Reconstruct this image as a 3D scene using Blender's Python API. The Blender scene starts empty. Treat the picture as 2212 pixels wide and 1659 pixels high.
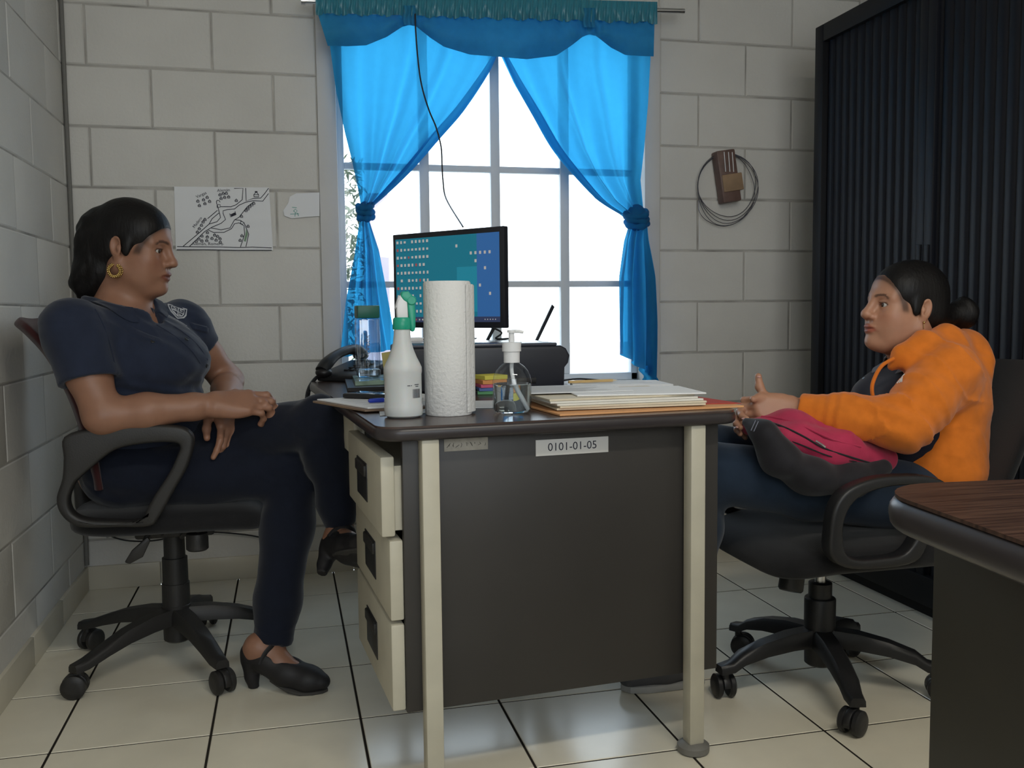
import bpy, bmesh, math, random
import numpy as np
from mathutils import Vector, Matrix, Euler
random.seed(7); np.random.seed(7)
C = bpy.context.scene.collection
SC = bpy.context.scene
PI = math.pi

# ------------------------------------------------------------------ camera
CAM_POS = Vector((.4179, -3.39, .9395)); YAW, PITCH, ROLL, FPX = .2387, -.0778, -.0106, 2003.1
def cam_axes():
    cy, sy = math.cos(YAW), math.sin(YAW)
    f = Vector((sy*math.cos(PITCH), cy*math.cos(PITCH), math.sin(PITCH)))
    r = Vector((cy, -sy, 0)); u = r.cross(f)
    return math.cos(ROLL)*r+math.sin(ROLL)*u, -math.sin(ROLL)*r+math.cos(ROLL)*u, f
RX, UX, FX = cam_axes()
cd = bpy.data.cameras.new('camera'); cam = bpy.data.objects.new('camera', cd); C.objects.link(cam)
cd.sensor_width = 36; cd.lens = FPX/2212*36; cd.clip_start = .05; cd.clip_end = 200
m = Matrix((RX, UX, -FX)).transposed().to_4x4(); m.translation = CAM_POS; cam.matrix_world = m
SC.camera = cam
# measuring helpers: where the sight line of a photo point (2212 x 1659) meets a plane of the room
def sight(px, py): return FX+RX*((px-1106)/FPX)-UX*((py-829.5)/FPX)
def W(px, py, Y):
    d = sight(px, py); return CAM_POS+d*((Y-CAM_POS.y)/d.y)
def WZ(px, py, Z):
    d = sight(px, py); return CAM_POS+d*((Z-CAM_POS.z)/d.z)
def WX(px, py, X):
    d = sight(px, py); return CAM_POS+d*((X-CAM_POS.x)/d.x)

# ------------------------------------------------------------------ light and exposure
SC.view_settings.view_transform = 'Standard'; SC.view_settings.look = 'None'
SC.view_settings.exposure = -0.68; SC.view_settings.gamma = 1.0
SC.view_settings.use_curve_mapping = False
world = bpy.data.worlds.new('overcast_sky'); SC.world = world; world.use_nodes = True
wn = world.node_tree.nodes; wl = world.node_tree.links
bg = wn['Background']
tc = wn.new('ShaderNodeTexCoord'); sep = wn.new('ShaderNodeSeparateXYZ'); rmp = wn.new('ShaderNodeValToRGB')
wl.new(tc.outputs['Generated'], sep.inputs[0]); wl.new(sep.outputs['Z'], rmp.inputs[0]); wl.new(rmp.outputs[0], bg.inputs[0])
rmp.color_ramp.elements[0].color = (.86, .93, 1, 1); rmp.color_ramp.elements[1].color = (.62, .80, 1, 1)
bg.inputs[1].default_value = 6.5
def area(name, loc, rot, sx, sy, power, col, portal=False):
    l = bpy.data.lights.new(name, 'AREA'); l.shape = 'RECTANGLE'; l.size = sx; l.size_y = sy; l.energy = power; l.color = col
    if portal: l.cycles.is_portal = True
    o = bpy.data.objects.new(name, l); C.objects.link(o); o.location = loc; o.rotation_euler = rot
    return o
# daylight entering by the window of the far wall, and fill by an added, unseen one behind the camera
area('daylight_portal', (1.19, .16, 1.36), (-PI/2, 0, 0), 1.2, 1.4, 1, (1, 1, 1), True)
area('fill_portal_rear', (.75, -4.92, 1.5), (PI/2, 0, 0), 1.9, 1.5, 1, (1, 1, 1), True)
REAR_FILL = 13.0
area('rear_fill', (.75, -5.0, 1.55), (PI/2, 0, 0), 1.8, 1.4, REAR_FILL, (1, .97, .90))  # added area fill from behind, set outside the unseen rear opening

# overhead fill light, added out of view as a ceiling batten
area('overhead_fill', (1.25, -3.25, 2.46), (0, 0, 0), 1.15, .16, 40, (1, .95, .84))

# ------------------------------------------------------------------ materials
def lin(c):
    return tuple(((v/255)/12.92 if v/255 <= .04045 else ((v/255+.055)/1.055)**2.4) for v in c)
def mat(name, col, rough=.5, metal=0., spec=.5, var=0., vscale=8., bump=0., bscale=40., sheen=0., trans=0., ior=1.45, coat=0., emit=None, estr=0., subs=0., bdist=.002, detail=4):
    m = bpy.data.materials.new(name); m.use_nodes = True
    nt = m.node_tree; b = nt.nodes['Principled BSDF']
    c = (*col, 1)
    b.inputs['Base Color'].default_value = c; b.inputs['Roughness'].default_value = rough; b.inputs['Metallic'].default_value = metal
    b.inputs['Specular IOR Level'].default_value = spec; b.inputs['IOR'].default_value = ior
    b.inputs['Transmission Weight'].default_value = trans; b.inputs['Coat Weight'].default_value = coat
    b.inputs['Sheen Weight'].default_value = sheen
    if subs: b.inputs['Subsurface Weight'].default_value = subs; b.inputs['Subsurface Radius'].default_value = (.012, .005, .003); b.inputs['Subsurface Scale'].default_value = 1
    if emit: b.inputs['Emission Color'].default_value = (*emit, 1); b.inputs['Emission Strength'].default_value = estr
    t = nt.nodes.new('ShaderNodeTexCoord')
    if var:
        n = nt.nodes.new('ShaderNodeTexNoise'); n.inputs['Scale'].default_value = vscale; n.inputs['Detail'].default_value = detail
        nt.links.new(t.outputs['Object'], n.inputs['Vector'])
        r = nt.nodes.new('ShaderNodeValToRGB'); nt.links.new(n.outputs['Fac'], r.inputs[0])
        r.color_ramp.elements[0].position = .3; r.color_ramp.elements[1].position = .7
        r.color_ramp.elements[0].color = (*[v*(1-var) for v in col], 1); r.color_ramp.elements[1].color = (*[min(1, v*(1+var)) for v in col], 1)
        nt.links.new(r.outputs[0], b.inputs['Base Color'])
    if bump:
        n = nt.nodes.new('ShaderNodeTexNoise'); n.inputs['Scale'].default_value = bscale; n.inputs['Detail'].default_value = detail
        nt.links.new(t.outputs['Object'], n.inputs['Vector'])
        bp = nt.nodes.new('ShaderNodeBump'); bp.inputs['Strength'].default_value = bump; bp.inputs['Distance'].default_value = bdist
        nt.links.new(n.outputs['Fac'], bp.inputs['Height']); nt.links.new(bp.outputs[0], b.inputs['Normal'])
    return m
def cloth(name, col, trans_col=None, mixf=.5, sheer=0., rough=.8, scale=900, bump=.25):
    m = mat(name, col, rough=rough, spec=.2, sheen=.15, var=.10, vscale=30)
    nt = m.node_tree; b = nt.nodes['Principled BSDF']; out = nt.nodes['Material Output']
    t = nt.nodes.new('ShaderNodeTexCoord'); w = nt.nodes.new('ShaderNodeTexNoise'); w.inputs['Scale'].default_value = scale
    nt.links.new(t.outputs['Object'], w.inputs['Vector'])
    bp = nt.nodes.new('ShaderNodeBump'); bp.inputs['Strength'].default_value = bump; bp.inputs['Distance'].default_value = .001
    nt.links.new(w.outputs['Fac'], bp.inputs['Height']); nt.links.new(bp.outputs[0], b.inputs['Normal'])
    if trans_col:
        tr = nt.nodes.new('ShaderNodeBsdfTranslucent'); tr.inputs[0].default_value = (*trans_col, 1)
        mx = nt.nodes.new('ShaderNodeMixShader'); mx.inputs[0].default_value = mixf
        nt.links.new(b.outputs[0], mx.inputs[1]); nt.links.new(tr.outputs[0], mx.inputs[2])
        if sheer:   # open weave: part of the light goes straight through
            tp = nt.nodes.new('ShaderNodeBsdfTransparent'); tp.inputs[0].default_value = (*trans_col, 1); m2 = nt.nodes.new('ShaderNodeMixShader'); m2.inputs[0].default_value = sheer
            nt.links.new(mx.outputs[0], m2.inputs[1]); nt.links.new(tp.outputs[0], m2.inputs[2]); nt.links.new(m2.outputs[0], out.inputs[0])
        else: nt.links.new(mx.outputs[0], out.inputs[0])
    return m
def thin_glass(name, tint=(1, 1, 1), rough=0., fres=.06):
    m = bpy.data.materials.new(name); m.use_nodes = True; nt = m.node_tree; nt.nodes.clear()
    o = nt.nodes.new('ShaderNodeOutputMaterial'); t = nt.nodes.new('ShaderNodeBsdfTransparent'); t.inputs[0].default_value = (*tint, 1)
    g = nt.nodes.new('ShaderNodeBsdfGlossy'); g.inputs['Roughness'].default_value = rough
    f = nt.nodes.new('ShaderNodeLayerWeight'); f.inputs[0].default_value = .25
    mt = nt.nodes.new('ShaderNodeMath'); mt.operation = 'MULTIPLY_ADD'; mt.inputs[1].default_value = .6; mt.inputs[2].default_value = fres*.5
    nt.links.new(f.outputs['Facing'], mt.inputs[0]); pw = nt.nodes.new('ShaderNodeMath'); pw.operation = 'POWER'; pw.inputs[1].default_value = 2.2
    nt.links.new(f.outputs['Facing'], pw.inputs[0]); nt.links.new(pw.outputs[0], mt.inputs[0])
    mx = nt.nodes.new('ShaderNodeMixShader'); nt.links.new(mt.outputs[0], mx.inputs[0]); nt.links.new(t.outputs[0], mx.inputs[1]); nt.links.new(g.outputs[0], mx.inputs[2])
    nt.links.new(mx.outputs[0], o.inputs[0]); return m

M = {}
M['block'] = mat('painted_block', (.63, .615, .575), rough=.75, spec=.25, var=.07, vscale=2.2, bump=.55, bscale=90, bdist=.003, detail=8)
M['mortar'] = mat('mortar_joint', (.40, .385, .355), rough=.9, spec=.1, var=.35, vscale=6, bump=.5, bscale=70)
M['plaster'] = mat('window_plaster', (.60, .595, .58), rough=.7, spec=.25, var=.05, vscale=4, bump=.3, bscale=40)
M['ceiling'] = mat('ceiling_paint', (.62, .60, .55), rough=.9)
M['tile'] = mat('floor_tile_glaze', (.74, .69, .56), rough=.16, spec=.5, var=.06, vscale=5, bump=.05, bscale=9, bdist=.002)
M['grout'] = mat('tile_grout', (.030, .026, .022), rough=1., spec=0.)
M['steel_cream'] = mat('cream_enamel', (.47, .44, .35), rough=.42, spec=.4, var=.06, vscale=12)
M['steel_grey'] = mat('taupe_enamel', (.034, .031, .028), rough=.42, spec=.4, var=.05, vscale=6)
M['laminate'] = mat('brown_laminate', (.055, .036, .030), rough=.26, spec=.5, var=.16, vscale=14)
M['edge_rubber'] = mat('dark_edge_band', (.028, .023, .024), rough=.34, spec=.5)
M['black_plastic'] = mat('black_plastic', (.014, .014, .015), rough=.42, spec=.5, bump=.1, bscale=300)
M['chair_plastic'] = mat('chair_plastic', (.020, .019, .018), rough=.48, spec=.45, bump=.15, bscale=260)
M['chair_fabric'] = cloth('chair_fabric', (.012, .012, .013), rough=.95, scale=700, bump=.5)
M['chair_red'] = cloth('chair_red_fabric', (.038, .010, .010), rough=.9, scale=700, bump=.5)
M['chrome'] = mat('brushed_metal', (.62, .62, .62), rough=.28, metal=1)
M['alu'] = mat('window_aluminium', (.70, .74, .78), rough=.5, metal=0.)
M['paper'] = mat('white_paper', (.78, .79, .80), rough=.8, spec=.2)
M['paper_back'] = mat('old_paper', (.70, .68, .62), rough=.85, spec=.2, var=.05, vscale=9)
M['ink'] = mat('ink', (.015, .016, .03), rough=.7)
M['print'] = mat('grey_print', (.16, .16, .17), rough=.8)
M['white_plastic'] = mat('white_plastic', (.72, .72, .72), rough=.35)
M['dark_glass'] = mat('phone_screen', (.01, .012, .016), rough=.06, spec=.6)
M['cord'] = mat('cable_black', (.015, .015, .017), rough=.5)
M['cable_grey'] = mat('cable_painted', (.17, .165, .15), rough=.7)

# ------------------------------------------------------------------ mesh builder
OFF = {}
class MB:
    def __init__(s): s.v = []; s.f = []; s.mi = []; s.cur = 0
    def mat(s, i): s.cur = i; return s
    def raw(s, vs, fs):
        n = len(s.v); s.v += [tuple(v) for v in vs]; s.f += [tuple(i+n for i in f) for f in fs]; s.mi += [s.cur]*len(fs); return s
    def bm(s, b):
        b.verts.index_update(); s.raw([v.co[:] for v in b.verts], [[v.index for v in f.verts] for f in b.faces]); b.free(); return s
    def box(s, c, size, rot=None, bev=0., seg=2):
        b = bmesh.new(); bmesh.ops.create_cube(b, size=1)
        for v in b.verts: v.co = Vector((v.co.x*size[0], v.co.y*size[1], v.co.z*size[2]))
        if bev: bmesh.ops.bevel(b, geom=b.edges[:], offset=min(bev, min(size)*.49), segments=seg, profile=.5, affect='EDGES')
        R = rot.to_matrix() if isinstance(rot, Euler) else (rot or Matrix.Identity(3))
        for v in b.verts: v.co = R @ v.co+Vector(c)
        return s.bm(b)
    def ext(s, lo, hi, bev=0., seg=2):
        lo = Vector(lo); hi = Vector(hi); return s.box((lo+hi)/2, hi-lo, None, bev, seg)
    def lathe(s, prof, o=(0, 0, 0), axis=(0, 0, 1), seg=32, sx=1., sy=1., rotz=0.):
        A = Vector(axis).normalized(); X = A.orthogonal().normalized() if abs(A.z) < .999 else Vector((1, 0, 0)); Y = A.cross(X); O = Vector(o)
        vs = []; fs = []; rings = []
        for r, z in prof:
            if r < 1e-6: vs.append(O+A*z); rings.append([len(vs)-1])
            else:
                rings.append(list(range(len(vs), len(vs)+seg)))
                for k in range(seg):
                    a = 2*PI*k/seg+rotz; vs.append(O+A*z+X*(r*sx*math.cos(a))+Y*(r*sy*math.sin(a)))
        for a, b in zip(rings, rings[1:]):
            for k in range(seg):
                k2 = (k+1) % seg
                if len(a) == 1 and len(b) == 1: break
                if len(a) == 1: fs.append((a[0], b[k2], b[k]))
                elif len(b) == 1: fs.append((a[k], a[k2], b[0]))
                else: fs.append((a[k], a[k2], b[k2], b[k]))
        if len(rings[0]) > 1: fs.append(tuple(reversed(rings[0])))
        if len(rings[-1]) > 1: fs.append(tuple(rings[-1]))
        return s.raw(vs, fs)
    def cyl(s, a, b, r0, r1=None, seg=20, bev=0.):
        a = Vector(a); b = Vector(b); L = (b-a).length; r1 = r0 if r1 is None else r1
        if bev: return s.lathe([(r0-bev, 0), (r0, bev), (r1, L-bev), (r1-bev, L)], a, b-a, seg)
        return s.lathe([(r0, 0), (r1, L)], a, b-a, seg)
    def ball(s, c, r, seg=20, rings=12, rot=None):
        r = (r, r, r) if not hasattr(r, '__len__') else r
        R = rot or Matrix.Identity(3); vs = []; fs = []; c = Vector(c)
        for i in range(rings+1):
            t = PI*i/rings
            for k in range(seg):
                a = 2*PI*k/seg; vs.append(c+R @ Vector((r[0]*math.sin(t)*math.cos(a), r[1]*math.sin(t)*math.sin(a), r[2]*math.cos(t))))
        for i in range(rings):
            for k in range(seg):
                k2 = (k+1) % seg; fs.append((i*seg+k, (i+1)*seg+k, (i+1)*seg+k2, i*seg+k2))
        return s.raw(vs, fs)
    def tube(s, pts, r, seg=8, closed=False, smooth=0, flat=1., up=None):
        P = [Vector(p) for p in pts]
        if smooth: P, r = spline(P, smooth, closed, r)
        n = len(P); R = r if hasattr(r, '__len__') else [r]*n
        T = []
        for i in range(n):
            a = P[i-1] if (i > 0 or closed) else P[i]; b = P[(i+1) % n] if (i < n-1 or closed) else P[i]
            T.append((b-a).normalized())
        N = Vector(up) if up else T[0].orthogonal(); vs = []; fs = []
        for i in range(n):
            N = (N-T[i]*N.dot(T[i]))
            N = N.normalized() if N.length > 1e-6 else T[i].orthogonal().normalized()
            B = T[i].cross(N)
            for k in range(seg):
                a = 2*PI*k/seg; vs.append(P[i]+N*(R[i]*flat*math.cos(a))+B*(R[i]*math.sin(a)))
        for i in range(n if closed else n-1):
            j = (i+1) % n
            for k in range(seg):
                k2 = (k+1) % seg; fs.append((i*seg+k, i*seg+k2, j*seg+k2, j*seg+k))
        if not closed: fs += [tuple(reversed(range(seg))), tuple(range((n-1)*seg, n*seg))]
        return s.raw(vs, fs)
    def prism(s, poly, d, bev=0., seg=2, hole=None):
        """poly: 3-D outline; d: extrusion vector; hole: second outline with as many points"""
        b = bmesh.new(); d = Vector(d); P = [Vector(p) for p in poly]
        if hole:
            H = [Vector(p) for p in hole]; n = len(P)
            L = [[b.verts.new(p) for p in q] for q in (P, H, [p+d for p in P], [p+d for p in H])]
            for k in range(n):
                j = (k+1) % n
                b.faces.new((L[0][k], L[0][j], L[1][j], L[1][k])); b.faces.new((L[2][j], L[2][k], L[3][k], L[3][j]))
                b.faces.new((L[0][j], L[0][k], L[2][k], L[2][j])); b.faces.new((L[1][k], L[1][j], L[3][j], L[3][k]))
        else:
            A = [b.verts.new(p) for p in P]; B = [b.verts.new(p+d) for p in P]; n = len(P)
            b.faces.new(A); b.faces.new(list(reversed(B)))
            for k in range(n): j = (k+1) % n; b.faces.new((A[j], A[k], B[k], B[j]))
        bmesh.ops.recalc_face_normals(b, faces=b.faces[:])
        if bev:
            es = [e for e in b.edges if len(e.link_faces) == 2 and e.calc_face_angle(0) > .9]
            bmesh.ops.bevel(b, geom=es, offset=bev, segments=seg, profile=.5, affect='EDGES')
        return s.bm(b)
    def grid(s, fn, nu, nv, closed_u=False):
        vs = [fn(i/(nu if closed_u else nu-1), j/(nv-1)) for j in range(nv) for i in range(nu)]; fs = []
        for j in range(nv-1):
            for i in range(nu if closed_u else nu-1):
                i2 = (i+1) % nu; fs.append((j*nu+i, j*nu+i2, (j+1)*nu+i2, (j+1)*nu+i))
        return s.raw(vs, fs)
    def build(s, name, m, parent=None, angle=40, smooth=True):
        off = OFF.get(parent.name, Vector()) if parent else Vector()
        me = bpy.data.meshes.new(name)
        me.from_pydata([(v[0]-off.x, v[1]-off.y, v[2]-off.z) for v in s.v], [], s.f); me.update()
        for x in (m if isinstance(m, (list, tuple)) else [m]): me.materials.append(x)
        me.polygons.foreach_set('material_index', s.mi)
        if smooth:
            me.polygons.foreach_set('use_smooth', [True]*len(me.polygons))
            if angle < 180: me.set_sharp_from_angle(angle=math.radians(angle))
        o = bpy.data.objects.new(name, me); C.objects.link(o)
        if parent: o.parent = parent; OFF[o.name] = off
        else: OFF[o.name] = Vector()
        return o
def spline(P, k, closed=False, r=None):
    n = len(P); out = []; ro = []
    segs = n if closed else n-1
    for i in range(segs):
        p0 = P[i-1] if (i > 0 or closed) else P[i]; p1 = P[i]; p2 = P[(i+1) % n]; p3 = P[(i+2) % n] if (i+2 < n or closed) else p2
        for j in range(k):
            t = j/k
            out.append(.5*((2*p1)+(p2-p0)*t+(2*p0-5*p1+4*p2-p3)*t*t+(3*p1-p0-3*p2+p3)*t**3))
            if hasattr(r, '__len__'): ro.append(r[i]*(1-t)+r[(i+1) % n]*t)
    if not closed:
        out.append(P[-1])
        if hasattr(r, '__len__'): ro.append(r[-1])
    return out, (ro if hasattr(r, '__len__') else r)
def interp(keys, t):
    for (a, va), (b, vb) in zip(keys, keys[1:]):
        if t <= b:
            u = (t-a)/(b-a) if b > a else 0; u = max(0, min(1, u))
            return va*(1-u)+vb*u
    return keys[-1][1]
def tag(o, label, cat, group=None):
    o['label'] = label; o['category'] = cat
    if group: o['group'] = group
    return o
def thing(name, label, cat, loc=(0, 0, 0), group=None):
    o = bpy.data.objects.new(name, None); C.objects.link(o); o.location = loc; o.empty_display_size = .05
    OFF[o.name] = Vector(loc); return tag(o, label, cat, group)
def struct(o): o['kind'] = 'structure'; return o
def place(o, loc):
    """put a one-mesh thing's origin at loc without moving its shape"""
    loc = Vector(loc)
    for v in o.data.vertices: v.co -= loc
    o.location = loc; return o
def text_mesh(s, body, size, origin, ux, uy, align='CENTER', bold=0.):
    cu = bpy.data.curves.new('lettering', 'FONT'); cu.body = body; cu.size = size; cu.align_x = align; cu.align_y = 'CENTER'; cu.resolution_u = 3; cu.offset = bold
    o = bpy.data.objects.new('lettering', cu); C.objects.link(o)
    bpy.context.view_layer.update()
    me = o.evaluated_get(bpy.context.evaluated_depsgraph_get()).to_mesh()
    O = Vector(origin); X = Vector(ux); Y = Vector(uy)
    s.raw([O+X*v.co.x+Y*v.co.y for v in me.vertices], [list(p.vertices) for p in me.polygons])
    o.evaluated_get(bpy.context.evaluated_depsgraph_get()).to_mesh_clear()
    bpy.data.objects.remove(o); bpy.data.curves.remove(cu)
    return s
def stroke(s, pts, w, n):
    """a pen line: flat strip of width w in the plane with normal n"""
    P = [Vector(p) for p in pts]; n = Vector(n); vs = []; fs = []
    for i, p in enumerate(P):
        t = (P[min(i+1, len(P)-1)]-P[max(i-1, 0)])
        t = t.normalized() if t.length > 0 else Vector((1, 0, 0)); b = t.cross(n)*(w/2); vs += [p+b, p-b]
    for i in range(len(P)-1): fs.append((2*i, 2*i+1, 2*i+3, 2*i+2))
    return s.raw(vs, fs)
# ================================================================== the room
WL, WR, YR, HC = -.2723, 2.70, -4.8, 2.55          # left wall, right wall, rear wall, ceiling
def block_face(s, a0, a1, z0, z1, fr, phase, row_off):
    """raised concrete blocks between a0..a1 (along the wall) and z0..z1; fr(a, z, d) -> point"""
    k0 = int(math.floor((z0-.1703)/.2))-1
    for k in range(k0, k0+18):
        b0 = .1703+.2*k; b1 = b0+.2
        if b1 <= z0+.01 or b0 >= z1-.01: continue
        off = phase+(0 if (k+row_off) % 2 == 0 else .2)
        n0 = int(math.floor((a0-off)/.4))-1
        for n in range(n0, n0+int((a1-a0)/.4)+4):
            c0 = off+.4*n; c1 = c0+.4
            if c1 <= a0+.012 or c0 >= a1-.012: continue
            e = [max(c0, a0), min(c1, a1), max(b0, z0), min(b1, z1)]
            j = [random.uniform(.0012, .0030) for _ in range(4)]; d = random.uniform(-.0008, .0010)
            x0, x1, y0, y1 = e[0]+j[0], e[1]-j[1], e[2]+j[2], e[3]-j[3]; q = .0045
            vs = [fr(x0, y0, .005), fr(x1, y0, .005), fr(x1, y1, .005), fr(x0, y1, .005), fr(x0+q, y0+q, d), fr(x1-q, y0+q, d), fr(x1-q, y1-q, d), fr(x0+q, y1-q, d)]
            s.mat(0).raw(vs, [(4, 5, 6, 7), (0, 1, 5, 4), (1, 2, 6, 5), (2, 3, 7, 6), (3, 0, 4, 7)])
    vs = [fr(a0, z0, .004), fr(a1, z0, .004), fr(a1, z1, .004), fr(a0, z1, .004)]
    s.mat(1).raw(vs, [(0, 1, 2, 3)])
OX0, OX1, OZ0, OZ1 = .614, 1.775, .665, 2.03       # window opening
s = MB(); fb = lambda a, z, d: (a, d, z)
block_face(s, WL, .549, 0, HC, fb, 0., 1); block_face(s, 1.838, WR, 0, HC, fb, 0., 1)
block_face(s, .549, 1.838, 2.09, HC, fb, 0., 1); block_face(s, .549, 1.838, 0, .60, fb, 0., 1)
s.mat(0)
for lo, hi in (((WL-.15, .005, 0), (OX0, .15, HC)), ((OX1, .005, 0), (WR+.15, .15, HC)), ((OX0, .005, OZ1), (OX1, .15, HC)), ((OX0, .005, 0), (OX1, .15, OZ0))): s.ext(lo, hi)
struct(s.build('wall_back', [M['block'], M['mortar']], angle=25))
s = MB(); ph = WX(41, 570, WL).y
block_face(s, YR, 0, 0, HC, lambda a, z, d: (WL-.42*d, a, z), ph, 1)
s.mat(0).ext((WL-.15, YR, 0), (WL-.005, 0, HC)); struct(s.build('wall_left', [M['block'], M['mortar']], angle=25))
s = MB(); s.ext((WR, YR, 0), (WR+.15, 0, HC)); struct(s.build('wall_right', M['block']))
s = MB()
for lo, hi in (((WL-.15, YR-.15, 0), (-.2, YR, HC)), ((1.7, YR-.15, 0), (WR+.15, YR, HC)), ((-.2, YR-.15, 2.25), (1.7, YR, HC)), ((-.2, YR-.15, 0), (1.7, YR, .8))): s.ext(lo, hi)
struct(s.build('wall_rear', M['block']))
s = MB(); s.ext((WL-.15, YR-.15, HC), (WR+.15, .15, HC+.1)); struct(s.build('ceiling', M['ceiling']))
bt = thing('ceiling_fill_lamp', 'unseen white batten lamp added on the ceiling as fill light', 'lamp', (1.25, -3.25, HC))  # fixture added out of view to carry the overhead fill
MB().ext((.62, -3.33, HC-.05), (1.88, -3.17, HC-.001), .006).build('housing', M['steel_cream'], bt)
for dy in (-.04, .04): MB().cyl((.66, -3.25+dy, HC-.066), (1.84, -3.25+dy, HC-.066), .013, seg=12).build('tube', mat('fill_tube', (.8, .8, .78), emit=(1, .95, .84), estr=2.), bt)
# floor: glazed tiles 33 cm, grout a little lower
s = MB(); T0X, T0Y, TS = -.1037, .0598, .333
for i in range(-1, 9):
    for j in range(0, 16):
        x0, x1 = max(T0X+i*TS, WL), min(T0X+(i+1)*TS, WR); y1, y0 = min(T0Y-j*TS, 0), max(T0Y-(j+1)*TS, YR)
        if x1-x0 < .01 or y1-y0 < .01: continue
        g = .0022; b = .002
        lo = [(x0+g, y0+g, -.002), (x1-g, y0+g, -.002), (x1-g, y1-g, -.002), (x0+g, y1-g, -.002)]
        g += b; hi = [(x0+g, y0+g, 0), (x1-g, y0+g, 0), (x1-g, y1-g, 0), (x0+g, y1-g, 0)]
        s.mat(0).raw(lo+hi, [(4, 5, 6, 7), (0, 1, 5, 4), (1, 2, 6, 5), (2, 3, 7, 6), (3, 0, 4, 7)])
s.mat(1).ext((WL, YR, -.1), (WR, 0, -.0015))
struct(s.build('floor', [M['tile'], M['grout']], angle=20))
# tile skirting
M['skirt'] = mat('skirting_tile', (.54, .50, .40), rough=.3, var=.06, vscale=6)
s = MB()
for i in range(-1, 9):
    x0, x1 = max(T0X+i*TS+.0745, WL), min(T0X+(i+1)*TS+.0745, WR)
    if x1-x0 > .01: s.ext((x0+.0015, -.010, 0), (x1-.0015, .006, .082), .002)
struct(s.build('baseboard_back', M['skirt']))
s = MB()
for j in range(0, 16):
    y1, y0 = min(-j*TS-.05+.05*(j == 0), -.010), max(-(j+1)*TS-.05, YR)
    if y1-y0 > .01: s.ext((WL-.006, y0+.0015, 0), (WL+.010, y1-.0015, .082), .002)
struct(s.build('baseboard_left', M['skirt']))
# smooth cement band around the window and its reveal
s = MB()
s.ext((.549, -.004, .60), (OX0, .05, 2.09), .003); s.ext((OX1, -.004, .60), (1.838, .05, 2.09), .003)
s.ext((OX0, -.004, OZ1), (OX1, .05, 2.09), .003); s.ext((OX0, -.03, .60), (OX1, .06, OZ0), .004)
struct(s.build('trim_1', M['plaster']))
# window: aluminium frame, bars, panes
win = bpy.data.objects.new('window_1', None); C.objects.link(win); win.location = (1.19, .09, OZ0); OFF[win.name] = Vector(win.location); win['kind'] = 'structure'
bars_x = [.935, 1.205, 1.478]; bars_z = [1.045, 1.476]
s = MB()
for lo, hi in (((OX0, .07, OZ0), (OX0+.028, .11, OZ1)), ((OX1-.028, .07, OZ0), (OX1, .11, OZ1)), ((OX0, .07, OZ1-.03), (OX1, .11, OZ1)), ((OX0, .07, OZ0), (OX1, .11, OZ0+.03))): s.ext(lo, hi, .003)
s.build('window_frame', M['alu'], win)
for x in bars_x: MB().ext((x-.018, .074, OZ0+.03), (x+.018, .106, OZ1-.03), .003).build('glazing_bar', M['alu'], win)
for z in bars_z: MB().ext((OX0+.028, .078, z-.012), (OX1-.028, .102, z+.012), .003).build('glazing_bar', M['alu'], win)
M['pane'] = thin_glass('window_glass', (.97, .985, .98))
xs = [OX0+.028]+bars_x+[OX1-.028]; zs = [OZ0+.03]+bars_z+[OZ1-.03]
for a, b in zip(xs, xs[1:]):
    for c, d in zip(zs, zs[1:]): MB().ext((a, .088, c), (b, .092, d)).build('pane', M['pane'], win)
# unseen rear window, added as an opening for fill light
win2 = bpy.data.objects.new('fill_window_rear', None); C.objects.link(win2); win2.location = (.75, YR-.08, .8); OFF[win2.name] = Vector(win2.location); win2['kind'] = 'structure'
s = MB()
for lo, hi in (((-.2, YR-.1, .8), (-.16, YR-.05, 2.25)), ((1.66, YR-.1, .8), (1.7, YR-.05, 2.25)), ((-.2, YR-.1, .8), (1.7, YR-.05, .84)), ((-.2, YR-.1, 2.21), (1.7, YR-.05, 2.25)), ((.73, YR-.1, .8), (.77, YR-.05, 2.25))): s.ext(lo, hi)
s.build('window_frame', M['alu'], win2)
# outside: pale ground, house corner, tree
M['ground'] = mat('pale_ground', (.55, .53, .48), rough=.95, var=.15, vscale=2)
struct(MB().ext((-14, .16, -.35), (20, 30, -.25)).build('ground_outside', M['ground']))
M['house'] = mat('mauve_house_wall', (.42, .36, .42), rough=.9, var=.05, vscale=3)
hs = thing('house_wall', 'mauve corner of a neighbouring house seen through the left of the window', 'house', (1.05, 3.2, -.25))
MB().ext((.985, 3.0, -.25), (1.12, 3.5, 1.75), .01).build('corner_pier', M['house'], hs)
M['leaf'] = mat('tree_leaf', (.10, .12, .07), rough=.6, var=.4, vscale=20); M['bark'] = mat('tree_bark', (.12, .09, .07), rough=.9, var=.3, vscale=30, bump=.5)
tr = thing('tree', 'leafy tree standing outside beyond the left edge of the window', 'tree', (.70, 2.2, -.25))
MB().tube([(.70, 2.2, -.25), (.72, 2.18, .5), (.68, 2.22, 1.1), (.70, 2.16, 1.8)], [.06, .05, .04, .02], 10, smooth=4).build('trunk', M['bark'], tr)
s = MB(); rr = random.Random(3)
for _ in range(1700):
    z = rr.uniform(.35, 1.85); rad = .22*math.sqrt(rr.random())*(1.1-.25*abs(z-1.2)); a = rr.uniform(0, 2*PI)
    c = Vector((.68+rad*math.cos(a), 2.2+rad*math.sin(a), z)); e = Euler((rr.uniform(-1.2, 1.2), rr.uniform(-1.2, 1.2), rr.uniform(0, 6.3))).to_matrix(); L = rr.uniform(.02, .045)
    s.raw([c+e @ Vector(p) for p in ((-L, 0, 0), (0, -L*.28, .003), (L, 0, 0), (0, L*.28, .003))], [(0, 1, 2, 3)])
s.build('foliage', M['leaf'], tr, smooth=False)

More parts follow.
